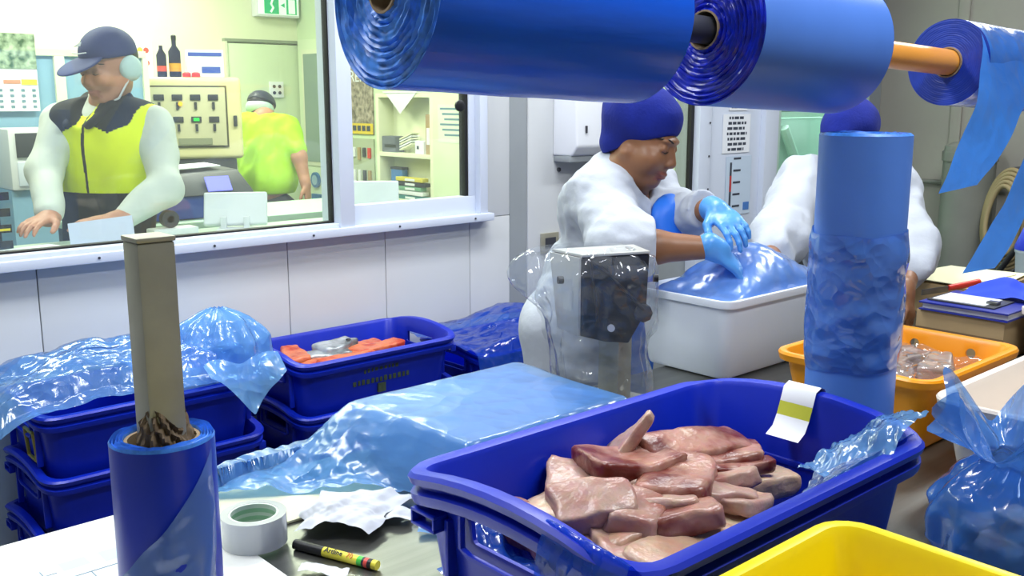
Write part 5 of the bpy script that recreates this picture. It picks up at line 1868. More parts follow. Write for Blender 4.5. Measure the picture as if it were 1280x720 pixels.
MB().tube([(3.52, 6.381, 2.27), (3.505, 6.381, 2.235), (3.52, 6.381, 2.21), (3.50, 6.381, 2.18)], .008, 6).build('running_man', M_SIGNW, exs)
MB().box(3.64, 3.69, 6.380, 6.384, 2.175, 2.27).build('doorway_symbol', M_SIGNW, exs)
MB().loft([[(3.58, 6.381, 2.23), (3.61, 6.381, 2.245), (3.61, 6.381, 2.215)], [(3.58, 6.385, 2.23), (3.61, 6.385, 2.245), (3.61, 6.385, 2.215)]]).build('arrow', M_SIGNG, exs)
M_DOOR = mat('pale_door', srgb(214, 228, 196), .5)
bd_ = struct(MB().box(3.19, 3.74, 6.44, 6.468, 0, 1.965).build('door_1', M_DOOR, bevel=.004))
MB().box(3.17, 3.75, 6.43, 6.469, 1.975, 1.995).build('head_trim', mat('grey_green_trim', srgb(140, 150, 128), .5), bd_)
MB().box(3.17, 3.188, 6.43, 6.469, 0, 1.975).build('side_trim', mat('cream_trim', srgb(222, 226, 200), .5), bd_)
sw = thing('switch_panel', 'small wall switch panel with four dark buttons left of the exit', 'switch', tuple(ony(345, 118, 6.43)))
a_, b_ = ony(336, 102, 6.438), ony(354, 122, 6.438)
MB().box(a_[0], b_[0], 6.425, 6.439, b_[2], a_[2]).build('plate', M_PAPER, sw, bevel=.002)
for q in range(4):
    xx = a_[0] + (b_[0] - a_[0]) * (.3 + .4 * (q % 2))
    zz_ = b_[2] + (a_[2] - b_[2]) * (.3 + .4 * (q // 2))
    MB().cyl((xx, 6.426, zz_), (xx, 6.421, zz_), .012, n=10).build('button', M_DKGREY, sw)
# glazed side door
gd = struct(MB().box(3.72, 3.748, 5.98, 6.42, 0, 2.0).build('door_2', M_DOOR, bevel=.004))
MB().box(3.712, 3.720, 6.04, 6.36, 1.12, 1.93).build('window_frame', mat('cream_trim', srgb(222, 226, 200), .5), gd, bevel=.002)
MB().box(3.708, 3.713, 6.07, 6.33, 1.15, 1.90).build('pane', mat('dim_pane', srgb(130, 150, 140), .15), gd)
MB().lathe([(.055, 3.7), (.055, 3.718)], (0, 6.22, 1.02), 20, axis='x').build('blue_sticker', mat('sticker_blue', srgb(60, 110, 160), .5), gd)
MB().lathe([(.035, 3.698), (.035, 3.7005)], (0, 6.22, 1.02), 20, axis='x').build('sticker_centre', mat('sticker_pale', srgb(150, 180, 200), .5), gd)
MB().box(3.70, 3.72, 6.16, 6.27, .86, .92).build('sticker_label', mat('sticker_blue', srgb(60, 110, 160), .5), gd)
MB().box(3.68, 3.72, 6.0, 6.02, .98, 1.28).build('door_handle', M_POST, gd, bevel=.003)

# calendar and blue partition
pt = thing('blue_partition', 'pale blue partition with cream posts behind the man in the vest', 'partition', (1.6, 5.25, 0))
MB().box(.9, 1.66, 5.22, 5.26, 0, 1.80).build('panel', M_BLUEPART, pt)
MB().box(1.71, 2.1, 5.22, 5.26, 0, 1.80).build('panel', M_BLUEPART, pt)
MB().box(.9, 2.12, 5.20, 5.28, 1.80, 1.835).build('top_rail', M_CREAM, pt, bevel=.003)
MB().box(1.66, 1.71, 5.20, 5.28, 0, 1.80).build('post', M_CREAM, pt, bevel=.003)
MB().box(2.1, 2.13, 5.20, 5.28, 0, 1.80).build('post', M_CREAM, pt, bevel=.003)
cl = thing('wall_calendar', 'wall calendar with a green landscape picture at the left edge', 'calendar', (1.45, 5.19, 1.5))
x0, x1 = 1.32, 1.575
MB().box(x0, x1, 5.193, 5.198, 1.535, 1.90).build('sheet', M_PAPER, cl)
M_LAND = mat('green_landscape_print', srgb(52, 92, 52), .7, var=(26, 0, ), col2=srgb(200, 220, 190))
MB().box(x0, x1, 5.190, 5.194, 1.735, 1.90).build('picture', M_LAND, cl)
MB().box(x0 + .10, x1 - .08, 5.190, 5.194, 1.665, 1.682).build('month_strip', mat('month_pink', srgb(230, 150, 120), .7), cl)
MB().box(x1 - .075, x1 - .005, 5.190, 5.194, 1.66, 1.685).build('yellow_tab', mat('tab_yellow', srgb(236, 220, 60), .7), cl)
for r_ in range(4):
    for q in range(5):
        xx, zz_ = x0 + .025 + q * .05, 1.640 - r_ * .026
        MB().box(xx, xx + .016, 5.1905, 5.194, zz_ - .012, zz_).build('date', mat('date_ink', srgb(150, 150, 150) if (q + r_) % 4 else srgb(220, 110, 100), .8) if False else M_INKPALE, cl)
mw = thing('white_oven', 'small white oven with a dark window behind the arm of the man in the vest', 'oven', (1.5, 4.9, 0))
MB().box(1.33, 1.64, 4.88, 5.15, 1.18, 1.46).build('shell', M_WHITE, mw, bevel=.012)
MB().box(1.36, 1.56, 4.872, 4.882, 1.33, 1.44).build('window', M_DKGREY, mw, bevel=.004)
MB().box(1.36, 1.60, 4.874, 4.882, 1.20, 1.31).build('lower_door', M_FRAME, mw, bevel=.003)
MB().box(1.33, 1.64, 4.9, 5.15, 0, 1.18).build('stand', M_BLUEPART, mw)

# shelf side of the office seen through the sash
su_ = thing('shelf_unit', 'pale shelf unit of clutter seen through the small window', 'shelf', (3.6, 5.2, 0))
for (nm, b_) in (('side_panel', (3.42, 3.745, 5.46, 5.49, 0, 1.60)), ('side_panel', (3.42, 3.745, 4.90, 4.93, 0, 1.60)), ('top', (3.42, 3.745, 4.90, 5.49, 1.60, 1.625)),
                 ('shelf', (3.42, 3.745, 4.93, 5.46, 1.235, 1.26)), ('shelf', (3.42, 3.745, 4.93, 5.46, .95, .975)), ('back', (3.735, 3.748, 4.90, 5.49, 0, 1.60))):
    MB().box(*b_).build(nm, M_CREAM, su_, bevel=.002)
def clutter(name, lab, cat, b_, m, part='body'):
    t = thing(name, lab, cat, ((b_[0] + b_[1]) / 2, (b_[2] + b_[3]) / 2, b_[4]))
    MB().box(*b_).build(part, m, t, bevel=.004)
    return t


M_KR = MATS['kraft_carton']
t = clutter('file_box', 'upright tan folder at the right of the upper shelf', 'folder', (3.46, 3.70, 4.94, 4.99, 1.261, 1.50), M_KR)
MB().box(3.456, 3.461, 4.95, 4.98, 1.32, 1.42).build('spine_label', M_PAPER, t)
t = clutter('white_box', 'small white box with a dark dot on the upper shelf', 'box', (3.46, 3.62, 5.01, 5.10, 1.261, 1.34), M_PAPER)
MB().box(3.456, 3.461, 5.06, 5.08, 1.29, 1.31).build('dot', M_INK, t)
t = clutter('grey_box', 'dark grey box at the left of the upper shelf', 'box', (3.46, 3.66, 5.31, 5.45, 1.261, 1.36), mat('blue_grey_box', srgb(110, 116, 130), .6))
MB().box(3.456, 3.461, 5.30, 5.42, 1.29, 1.31).build('stripe', M_DKGREY, t)
lp = thing('paper_stack', 'slanting stack of papers on the upper shelf', 'paper', (3.56, 5.2, 1.262))
for k in range(5):
    MB().obox((3.55, 5.20, 1.30 + .016 * k), (.18, .13, .008), ((1, 0, 0), (0, .94, -.3), (0, .3, .94))).build('sheet', M_PAPER if k % 2 else M_CREAM, lp)
for k in range(5):
    t = clutter('paper_stack', ['lowest teal folder in the pile on the lower shelf', 'second folder from the bottom in the lower shelf pile', 'middle folder in the lower shelf pile', 'fourth folder up in the lower shelf pile', 'yellow folder on top of the lower shelf pile'][k], 'folder',
                (3.44, 3.57, 5.0 + .02 * (k % 3), 5.30 + .02 * (k % 2), .976 + k * .028, .976 + k * .028 + .024),
                [mat('f_teal', srgb(70, 130, 130), .6), M_PAPER, mat('f_green', srgb(120, 170, 140), .6), M_DKGREY, mat('f_yellow', srgb(220, 206, 90), .6)][k])
    MB().box(3.436, 3.441, 5.1, 5.2, .98 + k * .028, .994 + k * .028).build('edge_label', M_PAPER, t)
t = clutter('blue_tub', 'small blue container behind the folders on the lower shelf', 'container', (3.58, 3.70, 5.30, 5.42, .976, 1.16), mat('f_blue', srgb(80, 130, 190), .6))
MB().box(3.576, 3.705, 5.296, 5.424, 1.15, 1.165).build('lid', M_DKGREY, t)
tp_ = thing('paper_stack', 'papers hanging over the top edge of the shelf unit', 'paper', (3.5, 5.2, 1.626))
MB().loft([[(3.415, 5.05, 1.63), (3.415, 5.38, 1.63), (3.41, 5.22, 1.50)], [(3.411, 5.05, 1.63), (3.411, 5.38, 1.63), (3.406, 5.22, 1.50)]]).build('hanging_sheet', M_PAPER, tp_)
MB().obox((3.55, 5.22, 1.632), (.3, .36, .01)).build('sheet', M_PAPER, tp_)
# white cupboard with notice
wcb = thing('tall_cupboard', 'tall pale cupboard with a printed notice beside the shelf unit', 'cupboard', (3.6, 4.7, 0))
MB().box(3.40, 3.745, 4.52, 4.89, 0, 2.1).build('carcass', M_PALEGRN, wcb, bevel=.004)
MB().box(3.385, 3.40, 4.53, 4.885, .05, 2.08).build('door', mat('pale_cupboard_door', srgb(222, 236, 200), .5), wcb, bevel=.003)
nb = thing('cupboard_notice', 'faded printed notice taped on the pale cupboard', 'notice', (3.38, 4.7, 1.35))
MB().box(3.381, 3.384, 4.60, 4.83, 1.34, 1.56).build('sheet', mat('faded_sheet', srgb(224, 236, 214), .8), nb)
for k in range(6):
    MB().box(3.3795, 3.3812, 4.62 + .01 * (k % 2), 4.81 - .02 * (k % 3), 1.53 - k * .03, 1.541 - k * .03).build('printed_line', M_INKPALE, nb)
# the shelf side is shallow: squeeze its depth against the side wall
for o_ in [q for q in bpy.data.objects if q.parent is None and q.get('category') and 3.3 < q.location.x < 3.72 and 4.6 < q.location.y < 5.45]:
    if o_.name.split('.')[0] in ('shelf_unit', 'file_box', 'white_box', 'grey_box', 'paper_stack', 'blue_tub', 'tall_cupboard', 'cupboard_notice'):
        o_.location = (3.63 + (o_.location.x - 3.42) * .36, o_.location.y - .165, o_.location.z)
        o_.scale = (.36, 1, 1)
# poster
ps = thing('wall_poster', 'dark poster with pale lettering and a yellow strip beside the shelf', 'poster', (3.745, 5.65, 1.35))
MB().box(3.738, 3.748, 5.52, 5.84, 1.36, 1.80).build('sheet', mat('poster_dark', srgb(96, 88, 74), .7, var=(30, 0), col2=srgb(190, 176, 160)), ps)
MB().box(3.736, 3.739, 5.52, 5.84, 1.36, 1.43).build('yellow_strip', mat('poster_yellow', srgb(226, 196, 40), .7), ps)
text_part('REN', .11, M_PAPER, ps, (3.735, 5.68, 1.735), (0, -1, 0), (0, 0, 1))
for k in range(5):
    MB().box(3.734, 3.737, 5.55 + .055 * k, 5.59 + .055 * k, 1.38, 1.415).build('strip_mark', M_INK, ps)
hb_ = thing('key_board', 'board of hanging keys and tags below the poster', 'board', (3.745, 5.65, 1.0))
MB().box(3.738, 3.748, 5.52, 5.84, .98, 1.33).build('board', mat('grey_green_board', srgb(176, 186, 160), .6), hb_)
rsn = random.Random(9)
for r_ in range(2):
    for q in range(5):
        yy, zz_ = 5.55 + q * .06, 1.27 - r_ * .15
        MB().box(3.728, 3.738, yy, yy + .03, zz_ - rsn.uniform(.05, .09), zz_).build('key_tag', [M_KR, M_DKGREY, MATS['disc_red'], M_PAPER][rsn.randrange(4)], hb_)

# ================================================================== PEOPLE
def ortho(F, U):
    F = unit(F)
    S = unit(np.cross(U, F))          # the person's left
    return F, S, np.cross(F, S)


def head(s, c, F, U, neck, sc=1.0, hair=3, eyes=True, ears=True):
    """skull, jaw, brow, nose, lips, lids, ears, neck; materials 0 skin 1 lip 2 lash 3 hair"""
    F, S, U = ortho(F, U)

    def p(f, l, u):
        return c + sc * (F * f + S * l + U * u)
    ax = (S, F, U)
    r3 = lambda a, b, d: np.array([a, b, d]) * sc
    s.ell(p(-.015, 0, .03), r3(.074, .095, .088), ax, .01)
    s.ell(p(-.03, 0, .035), r3(.075, .088, .088), ax, .004, hair)
    s.ell(p(.032, 0, -.035), r3(.060, .066, .078), ax, .02)
    s.ell(p(.062, 0, -.098), r3(.027, .024, .02), ax, .025)
    for k in (-1, 1):
        s.cap(p(-.005, .056 * k, -.045), p(.055, .018 * k, -.1), .022 * sc, .018 * sc, .02)
        s.ell(p(.064, .036 * k, -.034), r3(.028, .026, .026), ax, .015)
        s.ell(p(.094, .032 * k, .000), r3(.017, .012, .010), ax, .006, 0, True)
        s.ell(p(.079, .032 * k, -.001), r3(.0165, .0125, .0115), ax, .003)
        if ears:
            s.ell(p(-.012, .076 * k, -.012), r3(.010, .021, .031), unit_ax(S * 1 + F * .3 * k, ax), .006)
        s.ell(p(.097, .012 * k, -.040), r3(.009, .010, .008), ax, .006)
    s.cap(p(.084, 0, .010), p(.104, 0, -.033), .0085 * sc, .0130 * sc, .014)
    s.ell(p(.080, 0, .022), r3(.046, .016, .011), ax, .012)
    s.ell(p(.090, 0, -.068), r3(.024, .012, .0055), ax, .004, 1)
    s.ell(p(.088, 0, -.078), r3(.020, .012, .0065), ax, .004, 1)
    s.cap(p(-.02, 0, -.06), neck, .050 * sc, .055 * sc, .03)
    return p


def unit_ax(a, ax):
    S = unit(a)
    F = unit(ax[1] - S * (ax[1] @ S))
    return (S, F, np.cross(S, F))


def hand(s, wrist, D, N, side, m=0, curl=.35, sc=1.0, spread=.25):
    """palm and five fingers; D towards the fingertips, N out of the back of the hand, side +1/-1 for the thumb side"""
    D = unit(D)
    N = unit(N - D * (N @ D))
    T = np.cross(D, N) * side                        # towards the thumb
    pc_ = wrist + D * .048 * sc
    s.ell(pc_, np.array([.052, .041, .016]) * sc, (D, T, N), .010, m)
    s.cap(wrist - D * .02, wrist + D * .02, .026 * sc, .024 * sc, .02, m)
    for k, (o_, ln) in enumerate(((.030, .072), (.011, .080), (-.009, .074), (-.028, .058))):
        b = wrist + D * (.086 - .006 * abs(k - 1)) * sc + T * o_ * sc
        d = unit(D + T * o_ * spread * 8)
        pts = [b - d * .02 * sc, b]
        a_ = curl * .6
        for q in (.46, .30, .24):
            dd = d * math.cos(a_) - N * math.sin(a_)
            pts.append(pts[-1] + dd * ln * q * sc)
            a_ += curl
        s.chain(pts, [.0095 * sc, .0092 * sc, .0085 * sc, .0078 * sc, .0068 * sc], .004, m)
    b = wrist + D * .022 * sc + T * .026 * sc
    p1 = b + unit(D * .7 + T * .75 - N * .25) * .036 * sc
    p2 = p1 + unit(D * .9 + T * .35 - N * .35) * .028 * sc
    p3 = p2 + unit(D * .95 + T * .1 - N * .5) * .022 * sc
    s.chain([b, p1, p2, p3], [.014 * sc, .0115 * sc, .010 * sc, .0085 * sc], .006, m)


def legs(t, hipc, F, foot, mt, mb_, hw=.09, r=.085):
    """trousers with shoes as children of person t"""
    F, S, U = ortho(F, UPV)
    s = Solid()
    sh = Solid()
    s.ell(hipc, (.165, .115, .13), (S, F, U), .03)
    for k in (-1, 1):
        hp = hipc + S * hw * k
        kn = np.array([foot[0], foot[1], .48]) + S * (hw + .02) * k + F * .03
        an = np.array([foot[0], foot[1], .09]) + S * (hw + .03) * k
        s.chain([hp, kn, an], [r, r * .72, r * .62], .02)
        sh.cap(an + UPV * -.04 - F * .03, an + F * .15 - UPV * .052, .045, .036, .02)
        sh.cap(an + UPV * .06, an - UPV * .04, .05, .048, .02)
    s.mesh('trousers', mt, t, .012, cut=lambda P: .05 - P[:, 2])
    sh.mesh('shoes', mb_, t, .010, cut=lambda P: .002 - P[:, 2])


def brows(t, body, c, F, U, sc, sides=(-1, 1)):
    """eyebrows and lash lines laid on the face"""
    F, S, U = ortho(F, U)
    o0 = origin_of(t)
    for nm, rows, r in (('eyebrow', [(.017, .021), (.033, .027), (.050, .021)], .0030), ('eyelash', [(.020, -.006), (.032, -.010), (.045, -.006)], .0018)):
        for k in sides:
            pts = []
            for (l, u) in rows:
                o_ = c + sc * (F * .2 + S * l * k + U * u) - o0
                ok, loc, nrm, _ = body.ray_cast(Vector(o_), Vector(-F))
                if ok:
                    pts.append(np.array(loc) + o0 + F * .0006)
            if len(pts) == 3:
                m_ = [pts[0], (pts[0] + pts[1]) / 2, pts[1], (pts[1] + pts[2]) / 2, pts[2]]
                MB().tube(m_, [r * .7, r, r, r * .8, r * .4], 8).build(nm, M_HAIR, t, smooth=60)


cloth = lambda sc_, amp, seed: (lambda P: amp * folds(P, sc_, seed, 8))

# ---------------------------------------------------------------- woman leaning over the foam box
ft = at(745, 330, 2.95)
W = thing('person', 'woman in navy knitted cap and white coat reaching into the foam box', 'person', (ft[0] + .02, ft[1] + .05, 0))
hc = at(804, 173, 2.86)
Fh = unit(RT * .80 + TW * .52 - UPV * .34)
Uh = unit(UPV + RT * .10)
nk = at(776, 222, 2.90)
nsh, fsh = at(750, 250, 2.82), at(812, 238, 3.06)
nel, fel = at(778, 308, 2.64), at(850, 268, 2.95)
nwr, fwr = at(893, 310, 2.63), at(894, 262, 2.76)
Ft = unit(RT * .8 + TW * .3)
F_, S_, U_ = ortho(Ft, UPV)
chest = (nsh + fsh) / 2 - UPV * .09 + F_ * -.01
waist = at(722, 360, 2.98)
hip = np.array([waist[0], waist[1], .92]) - F_ * .06
b = Solid()
hp_ = head(b, hc, Fh, Uh, nk, 1.06, ears=False)
F9, S9, U9 = ortho(Fh, Uh)
for k_ in (-1, 1):
    b.ell(hc + F9 * .048 + S9 * .042 * k_ - U9 * .05, (.032, .034, .042), (S9, F9, U9), .02)
b.ell(hc + F9 * .035 - U9 * .098, (.046, .04, .026), (S9, F9, U9), .025)
b.cap(nk, chest, .06, .09, .04)
b.cap(chest, waist, .10, .10, .05)
b.chain([nsh, nel], [.048, .040], .03)
b.chain([nel, nel + (nwr - nel) * .35, nwr], [.042, .044, .028], .02)
b.chain([fsh, fel], [.048, .040], .03)
b.chain([fel, fel + (fwr - fel) * .35, fwr], [.040, .042, .028], .02)
bo_ = b.mesh('body', [M_SKIN_W, M_LIP, M_LASH, M_HAIR], W, .0045)
bpy.context.view_layer.update()
brows(W, bo_, hc, Fh, Uh, 1.06, (-1,))
g = Solid()
hd_ = unit(at(925, 288, 2.66) - fwr)
g.cap(fwr - (fwr - fel) * .10, fwr + hd_ * .01, .033, .031, .01)
hand(g, fwr, hd_, unit(UPV * .7 + TW * .5), 1, 0, .45, 1.05)
g.mesh('glove', M_GLOVE, W, .004)
g = Solid()
hd_ = unit(at(928, 340, 2.66) - nwr)
g.cap(nwr - (nwr - nel) * .06, nwr + hd_ * .01, .032, .031, .01)
hand(g, nwr, hd_, unit(UPV * .8 + TW * .3), -1, 0, .45, 1.05)
g.mesh('glove', M_GLOVE, W, .004)
# coat
c = Solid()
ct_ = chest + F_ * -.02
c.ell(ct_ - UPV * .0, (.175, .125, .19), (S_, F_, U_), .05)
c.ell((chest + waist) / 2 - UPV * .06, (.175, .135, .22), (S_, F_, U_), .06)
c.ell(waist - UPV * .12, (.185, .14, .24), (S_, F_, U_), .06)
c.ell(nk - UPV * .04 - F_ * .02, (.085, .075, .06), (S_, F_, U_), .05)
c.cap(nsh, fsh, .082, .075, .05)
ne2 = nel + (nwr - nel) * .34
c.chain([nsh, nel, ne2], [.088, .086, .074], .045)
fe2 = fel + (fwr - fel) * .72
c.chain([fsh, fel, fe2], [.080, .066, .052], .045)
c.cap(at(764, 214, 2.93), at(742, 258, 2.9), .058, .10, .05)
c.cap(nk - UPV * .02, nk + UPV * .02 + F_ * .01, .064, .060, .02)
dn, df = unit(nwr - nel), unit(fwr - fel)
c.cap(nk + UPV * .09 + F_ * .02, nk + F_ * .05 - UPV * .02, .056, .05, .004, 0, True)
cutp = lambda P: np.maximum(np.where(np.linalg.norm(P - ne2, axis=1) < .11, (P - ne2) @ dn, -1), np.where(np.linalg.norm(P - fe2, axis=1) < .09, (P - fe2) @ df, -1))
coat = c.mesh('coat', M_COAT, W, .0065, disp=lambda P: .011 * folds(P * np.array([1, 1, .9]), 7, 5, 8) + .005 * folds(P, 15, 9, 6), cut=cutp)
ap = Solid()
ac = (chest + waist) / 2 + F_ * .04
ap.ell(ac - UPV * .05, (.135, .125, .24), (S_, F_, U_), .02)
ap.ell(ac - UPV * .3, (.165, .125, .30), (S_, F_, U_), .04)
ap.ell(at(838, 284, 2.90), (.085, .045, .10), (unit(S_ + F_ * .5), unit(F_ - S_ * .5 + UPV * .25), unit(UPV - F_ * .25)), .03)
ap.mesh('apron', M_APRON, W, .009, disp=cloth(9, .006, 4), cut=lambda P: -((P - ac) @ F_ - .065))
# knitted cap
k = Solid()
F2, S2, U2 = ortho(Fh, Uh)
k.ell(hc + U2 * .058 - F2 * .024, (.096, .120, .098), (S2, F2, U2), .01)
k.cap(hc - U2 * .030 - F2 * .062, hc + U2 * .060 - F2 * .092, .066, .058, .03)
brim_n = unit(U2 * 1.0 - F2 * -.36)
k.mesh('knitted_cap', M_HAT, W, .005, disp=lambda P: .004 * vnoise(P, 22, 3), cut=lambda P: -((P - (hc - U2 * .020)) @ unit(U2 - F2 * .70)))
legs(W, hip, F_, (hip[0], hip[1]), M_COAT, M_WHITE)

# ---------------------------------------------------------------- second packer behind the standing roll
W2 = thing('person', 'second packer in white coat and navy cap half hidden by the standing roll', 'person', tuple(at(1075, 330, 3.55)[:2]) + (0,))
hc = at(1062, 178, 3.45)
Fh = unit(-RT * .45 + TW * .75 - UPV * .45)
nk = at(1060, 222, 3.5)
lsh, rsh = at(1112, 236, 3.55), at(1006, 232, 3.45)
rel, rwr = at(972, 300, 3.18), at(962, 326, 2.95)
lel, lwr = at(1142, 314, 3.28), at(1131, 364, 3.06)
F_, S_, U_ = ortho(unit(-RT * .35 + TW), UPV)
chest = (lsh + rsh) / 2 - UPV * .10 - TW * .06
waist = at(1072, 345, 3.82)
b = Solid()
head(b, hc, Fh, UPV, nk, 1.0)
b.cap(nk, chest, .06, .09, .04).cap(chest, waist, .10, .10, .05)
b.chain([rsh, rel, rwr], [.046, .042, .027], .03)
b.chain([lsh, lel, lwr], [.046, .042, .027], .03)
hand(b, rwr, unit(rwr - rel), UPV, -1, 0, .4)
hand(b, lwr, unit(-UPV * .6 + TW * .5), unit(RT * .7 + TW * .7), 1, 0, .75)
b.mesh('body', [M_SKIN_W, M_LIP, M_LASH, M_HAIR], W2, .0058)
c = Solid()
c.ell(chest, (.185, .13, .20), (S_, F_, U_), .05)
c.ell((chest + waist) / 2, (.175, .135, .2), (S_, F_, U_), .06)
c.ell(waist - UPV * .12, (.19, .145, .26), (S_, F_, U_), .06)
c.cap(rsh, lsh, .088, .085, .05)
c.ell(nk - UPV * .03, (.085, .08, .055), (S_, F_, U_), .04)
c.chain([rsh, rel, rel + (rwr - rel) * .55], [.098, .088, .066], .05)
c.chain([lsh, lel, lel + (lwr - lel) * .55], [.092, .076, .06], .05)
c.mesh('coat', M_COAT, W2, .008, disp=lambda P: .018 * folds(P, 8, 8, 8))
ap = Solid()
ac = (chest + waist) / 2 + F_ * .05
ap.ell(ac - UPV * .03, (.14, .125, .24), (S_, F_, U_), .02)
ap.ell(ac - UPV * .30, (.17, .13, .30), (S_, F_, U_), .04)
ap.mesh('apron', M_APRON, W2, .012, disp=cloth(9, .006, 4), cut=lambda P: -((P - ac) @ F_ - .07))
k = Solid()
F2, S2, U2 = ortho(Fh, UPV)
k.ell(hc + U2 * .055 - F2 * .02, (.098, .118, .094), (S2, F2, U2), .01)
k.mesh('knitted_cap', M_HAT, W2, .006, disp=lambda P: .004 * vnoise(P, 22, 3), cut=lambda P: -((P - (hc + U2 * .03)) @ unit(U2 - F2 * .2)))
nc = Solid().cap(nk + UPV * .02 - S_ * .055, nk - UPV * .09 - S_ * .05 + F_ * .06, .022, .02, .01)
nc.mesh('apron_strap', M_HAT, W2, .008)
hip = np.array([waist[0], waist[1], .92])
legs(W2, hip, F_, (hip[0], hip[1]), M_COAT, M_WHITE)

# ---------------------------------------------------------------- man in the yellow vest at the counter
M1 = thing('person', 'man in navy peaked cap and yellow vest bending over the office counter', 'person', tuple(at(132, 250, 3.72)[:2]) + (0,))
hc = at(136, 84, 3.48)
Fh = unit(-RT * .45 + TW * .85 - UPV * .22)
nk = at(131, 138, 3.54)
lsh, rsh = at(192, 156, 3.56), at(78, 154, 3.52)         # his left is on the picture's right
lel, lwr = at(208, 234, 3.40), at(150, 274, 3.24)
rel, rwr = at(56, 216, 3.42), at(62, 272, 3.25)
F_, S_, U_ = ortho(unit(-RT * .32 + TW), UPV)
chest = (lsh + rsh) / 2 - UPV * .11
waist = at(135, 285, 3.68)
b = Solid()
head(b, hc, Fh, UPV, nk, 1.02)
b.cap(nk, chest, .06, .10, .04).cap(chest, waist, .11, .11, .05)
b.chain([rsh, rel, rwr], [.048, .042, .028], .03)
b.chain([lsh, lel, lwr], [.048, .042, .028], .03)
hand(b, rwr, unit(TW * .7 - RT * .1 - UPV * .05), UPV, -1, 0, .3)
hand(b, lwr, unit(-RT * .8 + TW * .3), UPV, 1, 0, .3)
bo_ = b.mesh('body', [M_SKIN_M, M_LIPM, M_LASH, M_HAIR], M1, .0050)
bpy.context.view_layer.update()
brows(M1, bo_, hc, Fh, UPV, 1.02)
c = Solid()
c.ell(chest, (.19, .12, .2), (S_, F_, U_), .05)
c.ell((chest + waist) / 2, (.17, .12, .2), (S_, F_, U_), .06)
c.cap(rsh, lsh, .066, .066, .03)
c.chain([rsh, rel, rel + (rwr - rel) * .9], [.068, .056, .044], .03)
c.chain([lsh, lel, lel + (lwr - lel) * .9], [.070, .058, .044], .03)
c.cap(nk - UPV * .02, nk + UPV * .02, .066, .060, .02)
c.mesh('jumper', M_KNIT, M1, .008, disp=lambda P: .010 * folds(P, 7, 15, 8))
v = Solid()
v.ell(chest + UPV * .005, (.205, .138, .215), (S_, F_, U_), .05)
v.ell((chest + waist) / 2, (.19, .138, .22), (S_, F_, U_), .06)
v.ell(waist - UPV * .02, (.18, .13, .17), (S_, F_, U_), .05)
v.cap(rsh + S_ * .03, lsh - S_ * .03, .078, .078, .05)
v.cap(nk + F_ * .10 + UPV * .05, nk + F_ * .19 - UPV * .10, .055, .012, .004, 0, True)
vz = at(130, 238, 3.56)[2]


def vest_m(P):
    q = P - chest
    s_, f_, z_ = q @ S_, q @ F_, P[:, 2]
    ids = np.zeros(len(P), int)
    ids[(z_ < vz)] = 1
    ids[(np.abs(s_) > .192) & (z_ > vz)] = 1
    ids[(np.abs(s_ - .0) < .006) & (f_ > 0)] = 1
    as_ = np.abs(s_)
    ids[(as_ > .03) & (as_ < .145) & (z_ > nk[2] - .075 + .5 * np.abs(as_ - .085)) & (f_ > -.09)] = 1
    return ids


v.mesh('vest', [M_HIVIS, M_NAVYB], M1, .0065, disp=lambda P: .006 * folds(P, 6, 25, 8), matfn=vest_m)
co = Solid()
for k_ in (-1, 1):
    pts = [nk - F_ * .08 + UPV * .045, nk + S_ * .078 * k_ - F_ * .02 + UPV * .04, nk + S_ * .08 * k_ + F_ * .06 + UPV * .01, nk + S_ * .045 * k_ + F_ * .145 - UPV * .05]
    co.chain(pts, [.022, .024, .022, .014], .015)
co.mesh('collar', M_NAVYB, M1, .006)
k = Solid()
F2, S2, U2 = ortho(Fh, UPV)
k.ell(hc + U2 * .050 - F2 * .012, (.086, .106, .088), (S2, F2, U2), .01)
k.mesh('peaked_cap', M_CAP, M1, .005, cut=lambda P: -((P - (hc + U2 * .036)) @ unit(U2 - F2 * .05)))
br = Solid()
br.ell(hc + U2 * .032 + F2 * .115, (.078, .085, .010), (S2, unit(F2 - U2 * .28), unit(U2 + F2 * .28)), .01)
br.mesh('cap_peak', M_CAP, M1, .004)
lg = MB()
q0 = hc + U2 * .085 + F2 * .0905
dF = unit(F2 * .75 + U2 * .5)
rgt = np.cross(dF, S2)
lg.loft([[q0 - S2 * .03 - UPV * 0 + dF * .006, q0 + S2 * .012 + U2 * .016 + dF * .006, q0 + S2 * .006 + dF * .010], [q0 - S2 * .03 + dF * .009, q0 + S2 * .012 + U2 * .016 + dF * .009, q0 + S2 * .006 + dF * .013]])
lg.build('cap_emblem', M_PAPER, M1)
MB().tube([q0 - S2 * .04 - U2 * .016 + F2 * .012, q0 - U2 * .018 + F2 * .018, q0 + S2 * .03 - U2 * .016 + F2 * .012], .0022, 6).build('cap_stitching', M_PAPER, M1)
hn = Solid()
hn.ell(hc + S2 * .072 - F2 * .03 - U2 * .01, (.026, .046, .046), (S2, F2, U2), .01)
hn.ell(hc - F2 * .075 - U2 * .01, (.06, .04, .05), (S2, F2, U2), .03)
hn.mesh('hair_net', M_NET, M1, .006)
st_ = [hc + S2 * .078 - F2 * .01 - U2 * .04, hc + S2 * .06 + F2 * .04 - U2 * .10, hc + F2 * .085 - U2 * .128, hc - S2 * .05 + F2 * .04 - U2 * .10]
MB().tube(st_, .004, 6).build('chin_strap', M_WHITE, M1, smooth=60)
hip = np.array([waist[0], waist[1], .95])
legs(M1, hip, F_, (hip[0], hip[1]), M_NAVY, M_BLACK)

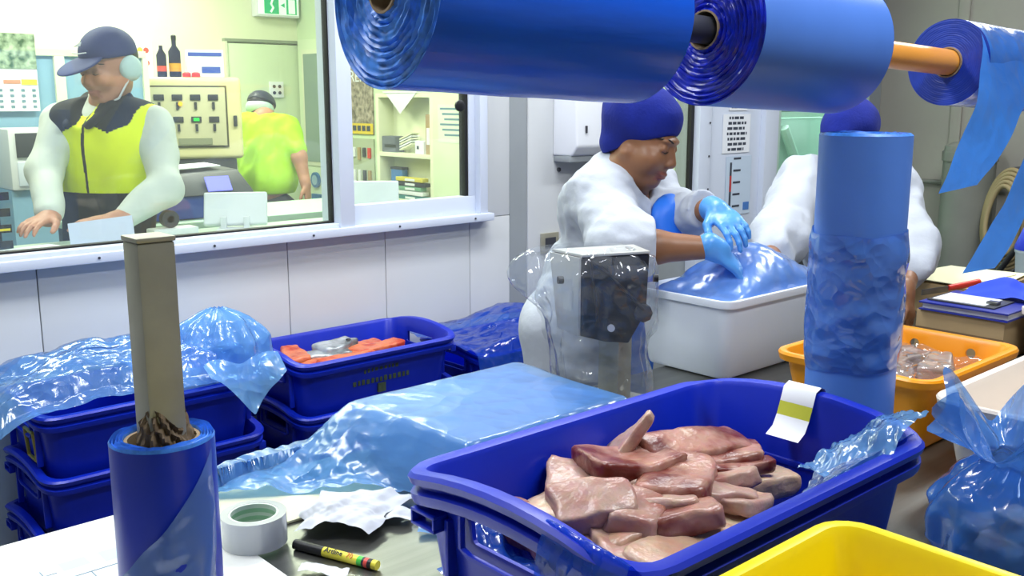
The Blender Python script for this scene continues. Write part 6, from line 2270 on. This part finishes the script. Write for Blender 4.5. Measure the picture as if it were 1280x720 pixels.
# ---------------------------------------------------------------- man walking away in the lime shirt
M2 = thing('person', 'man in lime yellow shirt with his back turned by the office door', 'person', tuple(at(332, 200, 6.0)[:2]) + (0,))
hc = at(327, 140, 6.12)
Fh = unit(-TW * .8 + RT * .15 - UPV * .35)
nk = at(331, 148, 5.98)
lsh, rsh = at(306, 158, 5.98), at(357, 160, 5.98)
rel, rwr = at(374, 196, 5.92), at(382, 230, 5.9)
lel, lwr = at(304, 198, 6.15), at(312, 220, 6.3)
F_, S_, U_ = ortho(unit(-TW + RT * .15), UPV)
chest = (lsh + rsh) / 2 - UPV * .13
waist = at(336, 237, 5.98)
b = Solid()
head(b, hc, Fh, UPV, nk, 1.0, eyes=False)
b.cap(nk, chest, .06, .10, .04).cap(chest, waist, .11, .11, .05)
b.chain([rsh, rel, rwr], [.05, .044, .03], .03)
b.chain([lsh, lel, lwr], [.05, .044, .03], .03)
hand(b, rwr, unit(-UPV + RT * .15), unit(RT + TW * .2), 1, 0, .4)
hand(b, lwr, unit(-UPV * .5 - TW), UPV, -1, 0, .4)
b.mesh('body', [M_SKIN_M, M_LIPM, M_LASH, M_HAIR], M2, .007)
c = Solid()
c.ell(chest, (.175, .14, .22), (S_, F_, U_), .04)
c.ell((chest + waist) / 2, (.168, .14, .24), (S_, F_, U_), .06)
c.ell(waist + UPV * .06, (.17, .14, .16), (S_, F_, U_), .04)
c.cap(rsh, lsh, .075, .075, .04)
c.chain([rsh, rsh + (rel - rsh) * .75], [.078, .068], .03)
c.chain([lsh, lsh + (lel - lsh) * .75], [.075, .065], .03)
c.mesh('shirt', M_HIVIS2, M2, .009, disp=lambda P: .012 * folds(P * np.array([1.6, 1.6, .7]), 6, 35, 8), cut=lambda P: waist[2] - .02 - P[:, 2])
k = Solid()
F2, S2, U2 = ortho(Fh, UPV)
k.ell(hc + U2 * .045 - F2 * .015, (.085, .105, .082), (S2, F2, U2), .01)
k.mesh('dark_cap', M_DKGREY, M2, .007, cut=lambda P: -((P - (hc + U2 * .045)) @ U2))
hn = Solid()
hn.ell(hc + U2 * .01 - F2 * .03, (.086, .09, .055), (S2, F2, U2), .01)
hn.mesh('hair_net', M_NET, M2, .007)
hip = np.array([waist[0], waist[1], .93])
legs(M2, hip, F_, (hip[0], hip[1]), M_NAVYB, M_BLACK)
#END
